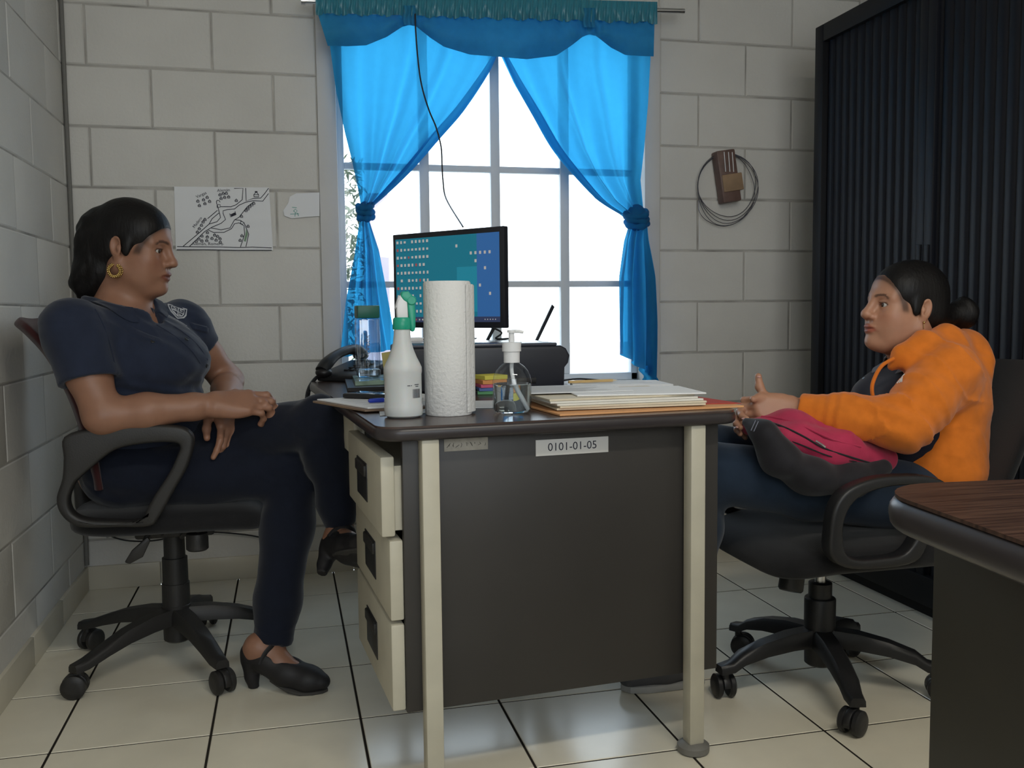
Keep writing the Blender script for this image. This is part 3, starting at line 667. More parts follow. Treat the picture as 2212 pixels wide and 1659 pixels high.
# ---- soap dispenser
DP = WZ(1116, 897, DT); DP.y += .037; DP.z = TZ
ds = thing('soap_dispenser', 'clear pump bottle half full of sanitizer at the front of the desk', 'dispenser', DP)
M['clear_pet'] = thin_glass('clear_plastic', (.93, .955, .965), .02, .10)
M['liquid'] = mat('clear_gel', (.86, .93, .97), rough=.02, trans=1., ior=1.33)
rb = .0405
prof = [(.001, .002), (.030, .0015), (.037, .003), (rb, .009), (rb, .060), (rb*.985, .068), (rb*.93, .078), (rb*.82, .088), (rb*.62, .0975), (.0165, .1035), (.0145, .106), (.0145, .112)]
MB().lathe(prof, DP, seg=40).build('bottle', M['clear_pet'], ds)
MB().lathe([(.001, .0035), (.034, .0035), (.0385, .009), (.0388, .0605), (.0375, .0618), (0, .0612)], DP, seg=40).build('gel', M['liquid'], ds)
M['milky'] = mat('milky_white_plastic', (.68, .69, .70), rough=.35, spec=.5)
MB().lathe([(.0165, .105), (.0168, .128), (.0195, .128), (.0195, .146), (.017, .147), (.006, .147), (.006, .160)], DP, seg=28).build('pump_collar', M['milky'], ds)
s = MB(); s.lathe([(.0058, .150), (.0058, .166), (.009, .166), (.009, .1715), (.0, .172)], DP, seg=18); s.tube([DP+Vector((0, 0, .1685)), DP+Vector((.014, -.004, .1685)), DP+Vector((.024, -.006, .1665))], [.004, .0035, .003], 8, smooth=3)
s.build('pump_head', M['milky'], ds)
MB().tube([DP+Vector((0, 0, .105)), DP+Vector((0, 0, .085)), DP+Vector((.006, -.003, .055)), DP+Vector((.016, -.006, .030)), DP+Vector((.027, -.010, .008))], .0042, 10, smooth=5).build('dip_tube', M['milky'], ds)
# ---- paper towel roll
PT = WZ(978, 900, DT); PT.y += .046; PT.z = TZ
M['towel'] = mat('white_towel_paper', (.68, .68, .67), rough=.95, spec=.1, bump=.9, bscale=150, bdist=.0022)
pt = thing('paper_towel_roll', 'white roll of paper towel standing upright behind the desk edge', 'paper towel', PT)
R0, HT = .0485, .272
s = MB(); tilt = Matrix.Rotation(-.018, 3, 'Y')
prof = [(.019, .002), (R0-.002, .0), (R0, .003), (R0+.0005, HT*.5), (R0, HT-.004), (R0-.002, HT), (.021, HT-.001), (.019, HT-.004)]
s.lathe(prof, PT, seg=64); s.build('roll', M['towel'], pt)
MB().lathe([(.0185, .001), (.0195, .001), (.0195, HT-.002), (.0185, HT-.002), (.0185, .001)], PT, seg=28).build('cardboard_core', M['card'], pt)
def flap(u, v):
    a = -.9+2.25*u; r = R0+.002+.020*max(0, u-.18)**.8; zz = .006+(HT-.012-.020*max(0, u-.25)-.012*max(0, u-.8)*5)*v+.012*max(0, u-.6)
    return Vector((PT.x+r*math.cos(a)+.006*max(0, u-.5), PT.y+r*math.sin(a), PT.z+zz+.0015*math.sin(30*v)*u))
MB().grid(flap, 30, 50).build('loose_sheet', M['towel'], pt, angle=180)
# ---- spray bottle
SP = WZ(877, 905, DT); SP.y += .036; SP.z = TZ
sb = thing('spray_bottle', 'translucent white spray bottle with green trigger on the near desk corner', 'spray bottle', SP)
M['hdpe'] = mat('translucent_hdpe', (.54, .56, .56), rough=.4, spec=.45, subs=.4, var=.03, vscale=20)
M['green_plastic'] = mat('green_plastic', (.012, .30, .19), rough=.35)
prof = [(.001, .001), (.032, 0), (.0375, .004), (.0385, .010), (.0385, .024), (.0372, .027), (.0372, .086), (.0382, .092), (.038, .100), (.0345, .108), (.0285, .120), (.0225, .135), (.0185, .150), (.0168, .165), (.0160, .178), (.0150, .183)]
b = MB().lathe(prof, SP, seg=48).build('bottle', M['hdpe'], sb)
s = MB()
for k in range(6): s.tube([SP+Vector((.026*math.cos(a)*(1-.06*k), .026*math.sin(a)*(1-.06*k), .122+.005*k)) for a in [-.95+.03*i for i in range(10)]], .0009, 5)
s.build('grip_ribs', M['hdpe'], b)
s = MB().mat(0); bz = SP+Vector((0, 0, .05))
def bp(a, z): return Vector((SP.x+.0377*math.sin(a), SP.y-.0377*math.cos(a), SP.z+z))
rr = random.Random(4); a = .40
for k in range(15):
    w = rr.choice((.012, .02, .034)); s.raw([bp(a, .040), bp(a+w, .040), bp(a+w, .058), bp(a, .058)], [(0, 1, 2, 3)]); a += w+rr.choice((.014, .022))
for (a0, a1, z) in ((.10, .26, .0645), (.30, .36, .0645), (.52, .84, .066), (.58, .80, .0625)): s.raw([bp(a0+(a1-a0)*i/6, z+d) for i in range(7) for d in (0, .0014)], [(2*i, 2*i+2, 2*i+3, 2*i+1) for i in range(6)])
s.build('barcode', M['ink'], b)['label'] = 'small printed barcode'
MB().lathe([(.0178, .176), (.0190, .178), (.0178, .197), (.0150, .200), (0, .200)], SP, seg=28).build('collar', M['green_plastic'], sb)
def spx(dx, dz, dy=0): return SP+Vector((dx, dy, dz))
s = MB()   # spray head body
s.prism([spx(x, z_, -.010) for x, z_ in ((-.010, .197), (-.011, .214), (-.0105, .228), (-.004, .243), (.0015, .247), (.010, .246), (.011, .225), (.012, .197))], (0, .020, 0), .003, 3)
s.build('spray_head', M['milky'], sb)
s = MB(); s.prism([spx(x, z_, -.0115) for x, z_ in ((-.003, .242), (.000, .2515), (.013, .2520), (.020, .2440), (.0285, .239), (.029, .230), (.022, .226), (.011, .229), (.003, .234))], (0, .023, 0), .003, 3)
s.cyl(spx(.019, .2335, -.012), spx(.019, .2335, .012), .0095, seg=20, bev=.002); s.build('head_cover', M['green_plastic'], sb)
s = MB(); s.prism([spx(x, z_, -.009) for x, z_ in ((.010, .232), (.026, .230), (.0270, .205), (.0265, .180), (.024, .171), (.0165, .1715), (.0150, .185), (.0125, .205))], (0, .018, 0), .004, 3); s.build('trigger', M['green_plastic'], sb)
s = MB(); s.prism([spx(x, z_, -.008) for x, z_ in ((-.010, .222), (-.0135, .216), (-.0145, .2165), (-.0065, .243), (-.004, .2435))], (0, .016, 0), .001); s.build('nozzle', M['milky'], sb)
# ---- papers at the left, phone, pen
M['board'] = mat('hardboard', (.22, .15, .10), rough=.7, var=.1, vscale=20)
sheet('white_pages', 'flat white pages under the clipboard and the spray bottle', 'paper', [(.60, -1.50), (.80, -1.46), (.82, -1.20), (.62, -1.26)], TZ, .002, PM, 5, seed=8)
sheet('clipboard', 'brown clipboard overhanging the left desk edge under white forms', 'clipboard', [(.575, -1.435), (.80, -1.40), (.745, -1.13), (.475, -1.19)], TZ+.0025, .0045, [M['board'], M['print']])
sheet('form_sheets', 'white printed forms on the clipboard below the mobile phone', 'paper', [(.582, -1.425), (.795, -1.392), (.742, -1.135), (.485, -1.19)], TZ+.0074, .0035, PM, 6, seed=11)
ph = thing('mobile_phone', 'black mobile phone lying on the white forms beside the blue pen', 'phone', WZ(800, 858, TZ+.012))
c = Vector((.625, -1.215, TZ+.0118+.0055)); r3 = Matrix.Rotation(-.62, 3, 'Z')
MB().box(c, (.150, .074, .010), r3, .003).build('body', M['black_plastic'], ph); MB().box(c+Vector((0, 0, .0053)), (.142, .067, .0012), r3, .0004).build('screen', M['dark_glass'], ph)
for k in (-.016, 0, .016): MB().box(c+r3 @ Vector((-.075, k, 0)), (.002, .009, .004), r3).build('port', M['cord'], ph)
pn = thing('ballpoint_pen', 'blue capped white pen lying in front of the mobile phone', 'pen', WZ(830, 868, TZ+.016)); M['blue_plastic'] = mat('blue_plastic', (.02, .05, .45), rough=.35)
p0 = WZ(796, 866, TZ+.0165); p0.z = TZ+.0165; p1 = Vector((p0.x+.13, p0.y+.045, p0.z)); d_ = (p1-p0).normalized()
MB().lathe([(.003, 0), (.0048, .004), (.0052, .034), (.0050, .036)], p0, d_, seg=14).build('cap', M['blue_plastic'], pn); MB().lathe([(.0042, .036), (.0042, .130), (.003, .136)], p0, d_, seg=14).build('barrel', M['white_plastic'], pn)
# ---- glass water bottle with green cap on a plastic-wrapped pad
WB = Vector((.66, -.68, 0)); WB.z = TZ
pz = TZ
sheet('black_tray', 'black document tray under the water bottle and its packet', 'tray', [(.575, -.88), (.70, -.86), (.70, -.52), (.59, -.53)], pz, .010, [M['black_plastic'], M['print']])
M['wrap'] = thin_glass('plastic_wrap', (.80, .90, .86), .12, .3)
sheet('wrapped_packet', 'green and silver plastic-wrapped packet under the water bottle', 'packet', [(.60, -.82), (.705, -.80), (.705, -.56), (.61, -.57)], pz+.0105, .012, [mat('green_silver_packet', (.30, .42, .34), rough=.18, spec=.8, var=.35, vscale=18), M['print']])
bz_ = pz+.023; q = .032; bh0 = W(795, 806, -.68).z; bx = W(794, 740, -.68).x
wb = thing('water_bottle', 'square clear water bottle with green cap beside the left curtain', 'bottle', (bx, -.68, bz_))
top = W(794, 660, -.68).z; capb = W(794, 687, -.68).z
r3 = Matrix.Rotation(.08, 3, 'Z'); hb = capb-bz_
s = MB(); s.box((bx, -.68, bz_+hb/2), (q*2, q*2, hb), r3, .006, 3); s.build('body', thin_glass('bottle_glass', (.78, .85, .92), .05, .35), wb)
M['thick_base'] = mat('thick_clear_base', (.95, .97, .98), rough=.02, trans=1., ior=1.45)
MB().box((bx, -.68, bz_+.014), (q*1.9, q*1.9, .024), r3, .004).build('base', M['thick_base'], wb)
s = MB(); text_mesh(s, 'VIMUO', .017, (bx-.002, -.68-q-.0012, bz_+hb*.56), (0, 0, -1), (1, 0, 0)); [stroke(s, [(bx-.010+.006*k, -.68-q-.0012, bz_+hb*.32), (bx-.010+.006*k, -.68-q-.0012, bz_+hb*(.17+.03*k))], .0012, NW) for k in range(3)]; s.build('lettering', M['print'], wb)
MB().box((bx, -.68, (capb+top)/2), (q*1.98, q*1.98, top-capb), r3, .003, 2).build('cap', mat('green_cap', (.012, .12, .085), rough=.4), wb)
dv = thing('label_maker', 'light grey wedge-shaped desk device behind the water bottle', 'device', WZ(750, 812, TZ))
a = Vector((.688, -.44, TZ)); M['lightgrey'] = mat('light_grey_plastic', (.50, .50, .53), rough=.4)
MB().prism([a+Vector((x, 0, z_)) for x, z_ in ((0, 0), (.11, 0), (.12, .030), (.10, .047), (.06, .036), (.02, .016))], (0, .10, 0), .004, 3).build('body', M['lightgrey'], dv)
MB().ext(a+Vector((.02, -.001, .010)), a+Vector((.10, .002, .014))).build('slot', M['black_plastic'], dv)
yb = thing('note_box', 'pale yellow open card box beside the water bottle', 'box', (.745, -.80, TZ))
M['yellow_card'] = mat('yellow_card', (.50, .44, .17), rough=.8)
t = TZ+.001; zt_ = W(835, 757, -.80).z; x0, x1 = W(828, 800, -.80).x, W(852, 800, -.80).x
MB().prism([(x0+.005, -.82, t), (x1, -.83, t), (x1, -.83, zt_), (x0-.006, -.82, zt_-.006)], (0, .003, 0)).build('front_flap', M['yellow_card'], yb)
MB().ext((x0+.004, -.815, t), (x1+.01, -.76, t+.05), .002).build('box_body', M['paper_back'], yb)
# ---- desk telephone
tl = thing('desk_telephone', 'black corded desk telephone on the far left corner of the desk', 'telephone', (.508, -.455, TZ))
tl.rotation_euler.z = -.72; OFF[tl.name] = Vector(); TZ_, TZ = TZ, 0.; t0 = Vector((0, 0, 0))     # parts in the telephone's own frame
MB().prism([t0+Vector((0, y, z_)) for y, z_ in ((0, 0), (0, .018), (.02, .026), (.17, .058), (.185, .052), (.185, 0))], (.150, 0, 0), .006, 3).build('base', M['black_plastic'], tl)
s = MB(); hx = t0.x+.030
hp = [Vector((hx, t0.y-.012, TZ+.034)), Vector((hx, t0.y+.015, TZ+.056)), Vector((hx, t0.y+.06, TZ+.078)), Vector((hx, t0.y+.12, TZ+.092)), Vector((hx, t0.y+.17, TZ+.090)), Vector((hx, t0.y+.20, TZ+.074))]
s.tube(hp, [.022, .023, .018, .018, .023, .021], 14, smooth=5, flat=.8, up=(0, 0, 1)); s.ball(hp[0]+Vector((0, .010, -.006)), (.026, .026, .016)); s.ball(hp[-1]+Vector((0, -.012, -.002)), (.026, .026, .016)); s.build('handset', M['black_plastic'], tl)
for i in range(3):
    for j in range(4):
        p = t0+Vector((.078+.022*i, .05+.024*j, 0)); p.z = TZ+.0345+.0048*j*1.08; MB().box(p, (.014, .013, .005), Euler((.21, 0, 0)), .0015).build('key', M['chair_plastic'], tl)
pts = []
p0, pm, p1 = t0+Vector((.005, .0, .016)), t0+Vector((-.060, -.02, -.04)), t0+Vector((-.050, .05, -.17))
for i in range(240):
    t = i/239; c_ = p0*(1-t)**2+pm*2*t*(1-t)+p1*t*t; a = i*.9; pts.append(c_+Vector((.0065*math.cos(a), .0065*math.sin(a), .002*math.sin(a))))
MB().tube(pts, .0022, 5).build('coiled_cord', M['cord'], tl)
TZ = TZ_
# ---- printer with raised paper support
pr = thing('printer', 'large black printer behind the towel roll with raised paper support', 'printer', (.94, -.84, TZ))
px0, px1, py0, py1, pzt = .715, 1.148, -1.03, -.66, .853
M['printer_black'] = mat('printer_black', (.016, .018, .026), rough=.38, spec=.5)
M['printer_top'] = mat('printer_lid', (.060, .066, .085), rough=.22, spec=.6)
s = MB(); s.prism([(x, py0, z_) for x, z_ in ((px0, TZ+.004), (px1-.012, TZ+.004), (px1-.010, TZ+.060), (px1, TZ+.072), (px1+.004, TZ+.092), (px1-.006, pzt-.012), (px1-.02, pzt-.004), (px0, pzt-.004))], (0, py1-py0, 0), .006, 3); s.build('body', M['printer_black'], pr)
MB().ext((px0+.006, py0+.004, pzt-.004), (px1-.03, py1-.05, pzt+.004), .003).build('lid', M['printer_top'], pr)
MB().ext((px0+.05, py0-.003, TZ+.02), (px1-.09, py0+.004, TZ+.035), .002).build('output_slot', M['black_plastic'], pr)
MB().ext((px1-.16, py0+.03, pzt+.003), (px1-.12, py0+.05, pzt+.006), .001).build('button_strip', M['lightgrey'], pr)
sup = MB().prism([(px1-.15, py1-.03, pzt-.01), (px1-.005, py1-.03, pzt-.01), (px1+.075, py1+.05, pzt+.105), (px1-.07, py1+.05, pzt+.105)], (0, .004, 0), .001).build('paper_support', M['pane'], pr)
for xx in (px1-.16, px1-.006): MB().prism([(xx, py1-.035, pzt-.012), (xx+.010, py1-.035, pzt-.012), (xx+.092, py1+.05, pzt+.100), (xx+.084, py1+.05, pzt+.108)], (0, .010, 0), .001).build('support_arm', M['printer_black'], pr)
for xx in (px0+.02, px1-.05):
    for yy in (py0+.03, py1-.05): MB().cyl((xx, yy, TZ-.0003), (xx, yy, TZ+.006), .012, seg=14).build('foot', M['cord'], pr)
cbk = MB().tube([(px1-.01, py1+.02, TZ+.07), (px1+.012, py1-.06, TZ+.03), (px1+.03, py1-.12, TZ+.006), (px1+.10, py1-.16, TZ+.012), (px1+.19, py1-.22, TZ+.004)], .0028, 7, smooth=8).build('printer_cable', M['cord'])
tag(place(cbk, (px1+.03, py1-.12, TZ)), 'thin black cable trailing from the right side of the printer', 'cable')
# ---- monitor on top
BL, BR, HM = Vector((.755, -.455, .893)), Vector((1.030, -.802, .893)), .290
ex = (BR-BL); wM = ex.length; ex.normalize(); nM = Vector((ex.y, -ex.x, 0)); eu = Vector((0, 0, 1))
mo = thing('computer_monitor', 'flat computer monitor with teal desktop full of icons in front of the window', 'monitor', (BL+BR)/2)
def mq(u, v, d=0.): return BL+ex*(u*wM)+eu*(v*HM)+nM*d
def slab(s, u0, v0, u1, v1, d0, d1, bev=0.): return s.prism([mq(u0, v0, d0), mq(u1, v0, d0), mq(u1, v1, d0), mq(u0, v1, d0)], nM*(d1-d0), bev)
M['bezel'] = mat('monitor_bezel', (.018, .019, .024), rough=.35)
slab(MB(), 0, 0, 1, 1, -.018, .004, .003).build('casing', M['bezel'], mo)
E = lambda n, c, s_: mat(n, (.01, .01, .01), rough=.3, emit=c, estr=s_)
scm = [E('screen_teal', (.012, .25, .36), .85), E('screen_blue', (.045, .19, .52), .85), E('screen_icon', (.75, .70, .66), .8), E('screen_taskbar', (.05, .07, .16), .8), E('screen_red', (.6, .12, .12), .7), E('screen_light', (.02, .34, .48), .85)]
s = MB(); U0, U1, V0, V1 = .03, .965, .115, .945
slab(s.mat(0), U0, V0, .775, V1, .004, .0048); slab(s.mat(1), .775, V0, U1, V1, .004, .0048); slab(s.mat(3), U0, V0-.055, U1, V0, .004, .0048)
slab(s.mat(5), .60, V0+.05, .775, .62, .0048, .0052); slab(s.mat(5), .62, .40, .775, .405, .0052, .0054)
rr = random.Random(12)
def icon(u, v, m_=2, w=.016, h=.030): slab(s.mat(m_), u-w/2, v-h/2, u+w/2, v+h/2, .0048, .0056)
for i in range(9):
    for j in range(10):
        if rr.random() < .07 or (i > 7 and j > 7): continue
        u, v = U0+.020+.0355*i, V1-.035-.0815*j; icon(u, v, 4 if rr.random() < .1 else 2, rr.choice((.014, .016, .018)), rr.choice((.022, .028, .030))); slab(s.mat(3), u-.008, v-.024, u+.008, v-.020, .0048, .0054)
for u, v in ((.60, .835), (.725, .755), (.765, .755), (.805, .755), (.845, .755), (.885, .755), (.765, .675), (.845, .60), (.80, .43), (.885, .345)): icon(u, v)
for k in range(6): icon(U0+.10+.03*k, V0-.028, rr.choice((2, 2, 4)), .010, .016)
for k in range(5): icon(.84+.022*k, V0-.028, 2, .006, .010)
s.build('screen', scm, mo, smooth=False)
cM = mq(.42, 0, -.02); s = MB()
s.prism([cM+ex*x+eu*z_ for x, z_ in ((-.055, -.034), (.09, -.034), (.075, -.030), (.055, .02), (.045, .10), (-.005, .10), (-.012, .02), (-.030, -.030))], nM*-.03, .004); s.build('stand', M['bezel'], mo)
bs = MB().lathe([(.001, 0), (.085, 0), (.088, .004), (.06, .009), (0, .010)], Vector((cM.x+ex.x*.02, cM.y+ex.y*.02, pzt+.0045))-nM*.0, seg=36).build('base', M['bezel'], mo)
mw = thing('white_adapter', 'small white adapter box lying on the printer under the monitor', 'adapter', W(893, 745, -.78)); c_ = W(893, 746, -.80); c_.z = pzt+.011
MB().box(c_, (.05, .05, .012), None, .003).build('case', M['white_plastic'], mw); MB().tube([c_+Vector((.02, .02, 0)), c_+Vector((.06, .05, .0)), c_+Vector((.09, .10, -.002))], .002, 6, smooth=4).build('lead', M['cord'], mw)
o = MB().tube([mq(.80, .02, -.03), mq(.86, -.05, -.06), Vector((1.02, -.72, pzt+.008)), Vector((1.07, -.70, pzt+.007))], .0028, 7, smooth=6).build('monitor_cable', M['cord'])
tag(place(o, (1.03, -.74, pzt+.01)), 'black cable curving below the right corner of the monitor', 'cable')
# ================================================================== office chairs
def star_base(root, c, r, ang0, hub_z, leg_h, black, caster_r=.030):
    s = MB(); s.lathe([(.030, .055), (.036, .06), (.038, hub_z+.03), (.033, hub_z+.035)], (c.x, c.y, 0), seg=28); s.build('hub', black, root)
    for k in range(5):
        a = ang0+2*PI*k/5; d = Vector((math.cos(a), math.sin(a), 0)); n = Vector((-d.y, d.x, 0)); b = bmesh.new()
        prof = [(.025, hub_z+.024, .026, .040), (.09, hub_z+.020, .024, .038), (.16, hub_z+.006, .022, .032), (.22, hub_z-.014, .020, .026), (r-.015, hub_z-.034, .018, .022), (r+.018, hub_z-.040, .015, .020)]
        rings = []
        for t, z, w, h in prof:
            o = Vector((c.x, c.y, 0))+d*t
            rings.append([b.verts.new(o+n*x+Vector((0, 0, zz))) for x, zz in ((-w*1.15, z-h), (-w*1.1, z-h*.35), (-w*.75, z), (w*.75, z), (w*1.1, z-h*.35), (w*1.15, z-h))])
        for p, q in zip(rings, rings[1:]):
            for i in range(6): j = (i+1) % 6; b.faces.new((p[i], p[j], q[j], q[i]))
        b.faces.new(list(reversed(rings[0]))); b.faces.new(rings[-1])
        MB().bm(b).build('base_arm', black, root, angle=50)
        w0 = Vector((c.x, c.y, 0))+d*r; yaw = a+1.2+.9*k; e = Vector((math.cos(yaw), math.sin(yaw), 0)); f = Vector((-e.y, e.x, 0)); tr_ = w0+f*.012
        cs = MB(); cs.cyl(w0+Vector((0, 0, caster_r*1.2)), w0+Vector((0, 0, hub_z-.052)), .009, seg=10)
        hood = []
        cs.prism([tr_+f*(caster_r*1.04*math.cos(t))+Vector((0, 0, caster_r+caster_r*1.04*math.sin(t)))-e*.008 for t in [-.25+(PI+.2)*i/12 for i in range(13)]], e*.016, .002)
        ca = cs.build('caster', black, root)
        for sg in (-1, 1): MB().lathe([(caster_r*.4, 0), (caster_r-.004, 0), (caster_r, .004), (caster_r, .013), (caster_r-.005, .017), (caster_r*.4, .018)], tr_+e*(sg*.008)+Vector((0, 0, caster_r)), e*sg, seg=24).build('wheel', black, ca)
def ring_arm(root, outer, inner, y, th, black):
    P = spline([Vector((p[0], y, p[1])) for p in outer], 4, True)[0]; Q = spline([Vector((p[0], y, p[1])) for p in inner], 4, True)[0]
    return MB().prism(P, (0, th, 0), .008, 3, hole=Q).build('armrest', black, root, angle=50)
BP = M['chair_plastic']
# ---- chair on the left
c1 = Vector((.108, -.766, 0)); ch = thing('office_chair', 'black swivel chair with dark red back on the left by the wall', 'chair', c1)
star_base(ch, c1, .29, math.radians(8), .125, .05, BP)
s = MB(); s.lathe([(.037, .11), (.036, .215), (.0335, .216), (.033, .285), (.028, .286), (.0275, .36), (.026, .361)], c1, seg=26); s.build('column_cover', BP, ch)
s = MB(); s.box((c1.x+.01, c1.y, .368), (.20, .14, .030), None, .008); s.build('mechanism', BP, ch)
lp = [W(395, 1160, -.92), W(345, 1160, -.97), W(318, 1165, -.985), W(300, 1190, -.99)]
lv = MB().tube([Vector((c1.x-.02, c1.y-.06, .365)), W(330, 1140, -.92), W(312, 1172, -.96)], .007, 10, smooth=4).build('lever', BP, ch)
MB().prism([W(x, y, -.97) for x, y in ((318, 1160), (325, 1168), (308, 1204), (280, 1219), (268, 1216), (284, 1190))], (0, .012, 0), .004).build('paddle', BP, lv)
kn = MB().tube([Vector((c1.x+.04, c1.y-.04, .365)), W(392, 1160, -.87), W(425, 1128, -.90), W(428, 1150, -.90)], .006, 8, smooth=4).build('tension_rod', BP, ch)
kc = W(426, 1168, -.90); MB().lathe([(.018, .022), (.026, .020), (.028, .008), (.028, -.020), (.024, -.024), (0, -.024)], kc, seg=28).build('tension_knob', BP, kn)
# seat cushion: rounded slab with a waterfall front
def cushion(x0, x1, y0, y1, zt, th, front, drop, wv=0.):
    def fn(u, v):
        a = 2*PI*u; e = .42
        cx, sx = math.cos(a), math.sin(a); q = lambda t: math.copysign(abs(t)**e, t)
        t = v*2-1; rr_ = (1-abs(t)**3.2)**.5 if abs(t) < 1 else 0
        rr_ = max(rr_, .0)
        x = (x0+x1)/2+(x1-x0)/2*q(cx)*(.55+.45*rr_) if rr_ > 0 else (x0+x1)/2+(x1-x0)/2*q(cx)*.55
        y = (y0+y1)/2+(y1-y0)/2*q(sx)*(.55+.45*rr_)
        f = ((x-x0)/(x1-x0)) if front > 0 else ((x1-x)/(x1-x0))
        z = zt-th*(1-v)-drop*max(0, f-.7)**2/.09+wv*math.sin(PI*f)*(1-v)
        return Vector((x, y, z))
    s = MB(); s.grid(fn, 56, 13, True); n = 56
    for row, rev in ((0, True), (12, False)):
        s.f.append(tuple(reversed(range(row*n, row*n+n))) if rev else tuple(range(row*n, row*n+n))); s.mi.append(0)
    return s
cushion(-.125, .365, -.995, -.535, .462, .075, 1, .022).build('seat', M['chair_fabric'], ch, angle=60)
# back: curved panel leaning to the wall
def backfn(pts, yc, w, bow, th, sgn):
    P = spline([Vector(p) for p in pts], 6)[0]
    n = len(P)
    def fn(u, v):
        i = min(n-1, int(round(v*(n-1)))); p = P[i]; t = (P[min(i+1, n-1)]-P[max(i-1, 0)]).normalized(); nn = Vector((t.z, 0, -t.x))*sgn
        a = 2*PI*u; q = lambda x: math.copysign(abs(x)**.6, x); ww = w*(.80+.20*math.sin(PI*min(1, .18+.75*v)))*(1-.25*max(0, v-.85)/.15)
        y = yc+ww*q(math.cos(a)); off = th*q(math.sin(a))-bow*(math.cos(a)**2)*-1*.0
        curve = bow*((y-yc)/w)**2
        return p+Vector((0, y-yc, 0))+nn*(off+curve)+Vector((0, 0, 0))*0+Vector((0, yc-p.y, 0))
    s = MB(); s.grid(fn, 40, n, True)
    s.f.append(tuple(reversed(range(40)))); s.mi.append(0); s.f.append(tuple(range((n-1)*40, n*40))); s.mi.append(0)
    return s
bpts = [W(205, 1065, -.985), W(192, 1000, -.985), W(168, 915, -.985), W(140, 845, -.985), W(100, 775, -.985), W(55, 725, -.985), W(24, 700, -.985)]
bpts = [Vector((p.x-.016, -.766, p.z)) for p in bpts]
backfn(bpts, -.766, .225, .030, .016, 1).build('back', M['chair_red'], ch, angle=60)
MB().tube([Vector((-.06, -.766, .40)), Vector((-.105, -.766, .42)), Vector((-.112, -.766, .49)), Vector((-.122, -.766, .55))], .018, 10, smooth=5, flat=1.6).build('back_stem', BP, ch)
def wq(pts, Y): return [(W(x, y, Y).x, W(x, y, Y).z) for x, y in pts]
oa = [(137, 945), (200, 927), (300, 919), (380, 921), (412, 936), (418, 962), (404, 1010), (376, 1060), (345, 1115), (322, 1138), (250, 1140), (180, 1141), (148, 1130), (126, 1105), (121, 1075), (133, 1035), (136, 990)]
ia = [(170, 1035), (198, 1010), (250, 972), (320, 958), (375, 957), (388, 966), (382, 985), (366, 1020), (340, 1060), (318, 1098), (304, 1124), (250, 1127), (190, 1124), (162, 1114), (150, 1098), (148, 1075), (160, 1046)]
ring_arm(ch, wq(oa, -1.05), wq(ia, -1.05), -1.05, .042, BP); ring_arm(ch, [(x+.085, z) for x, z in wq(oa, -1.05)], [(x+.085, z) for x, z in wq(ia, -1.05)], -.524, .042, BP)
# ---- chair on the right
c2 = Vector((1.689, -1.379, 0)); ch2 = thing('office_chair', 'black swivel chair with chrome piston on the right beside the cupboard', 'chair', c2)
star_base(ch2, c2, .262, math.radians(39), .125, .05, M['black_plastic'], .029)
s = MB(); s.lathe([(.038, .11), (.038, .222), (.036, .225), (.0285, .226), (.0285, .262), (.026, .264)], c2, seg=28); s.build('column_cover', M['black_plastic'], ch2)
MB().cyl((c2.x, c2.y, .255), (c2.x, c2.y, .33), .0135, seg=22).build('piston', M['chrome'], ch2)
MB().box((c2.x, c2.y, .325), (.2, .15, .03), None, .008).build('mechanism', M['black_plastic'], ch2)
ka, kb = W(1718, 1200, -1.44), W(1707, 1277, -1.46); MB().lathe([(.028, 0), (.0285, .004), (.029, (kb-ka).length-.005), (.025, (kb-ka).length)], ka, kb-ka, seg=24).build('tension_knob', M['black_plastic'], ch2)
cushion(1.465, 1.975, -1.63, -1.13, .415, .072, -1, .030).build('seat', M['chair_fabric'], ch2, angle=60)
b2 = [(1.985, -1.38, .36), (2.03, -1.38, .45), (2.075, -1.38, .55), (2.125, -1.38, .66), (2.165, -1.38, .74), (2.19, -1.38, .80)]
backfn(b2, -1.38, .23, -.035, .020, 1).build('back', M['chair_fabric'], ch2, angle=60)
MB().tube([Vector((1.80, -1.38, .325)), Vector((1.97, -1.38, .325)), Vector((2.03, -1.38, .38)), Vector((2.10, -1.38, .54))], .018, 10, smooth=5, flat=1.6).build('back_stem', M['black_plastic'], ch2)
oa = [(1797, 1200), (1796, 1150), (1806, 1095), (1835, 1058), (1890, 1035), (1950, 1028), (2010, 1030), (2050, 1050), (2040, 1110), (2010, 1170), (1980, 1215), (1900, 1230), (1830, 1228)]
ia = [(1830, 1195), (1824, 1150), (1832, 1110), (1856, 1078), (1900, 1058), (1950, 1050), (1995, 1052), (2015, 1068), (2008, 1110), (1985, 1160), (1955, 1198), (1900, 1208), (1855, 1210)]
ring_arm(ch2, wq(oa, -1.665), wq(ia, -1.665), -1.665, .040, M['black_plastic']); ring_arm(ch2, wq(oa, -1.665), wq(ia, -1.665), -1.135, .040, M['black_plastic'])
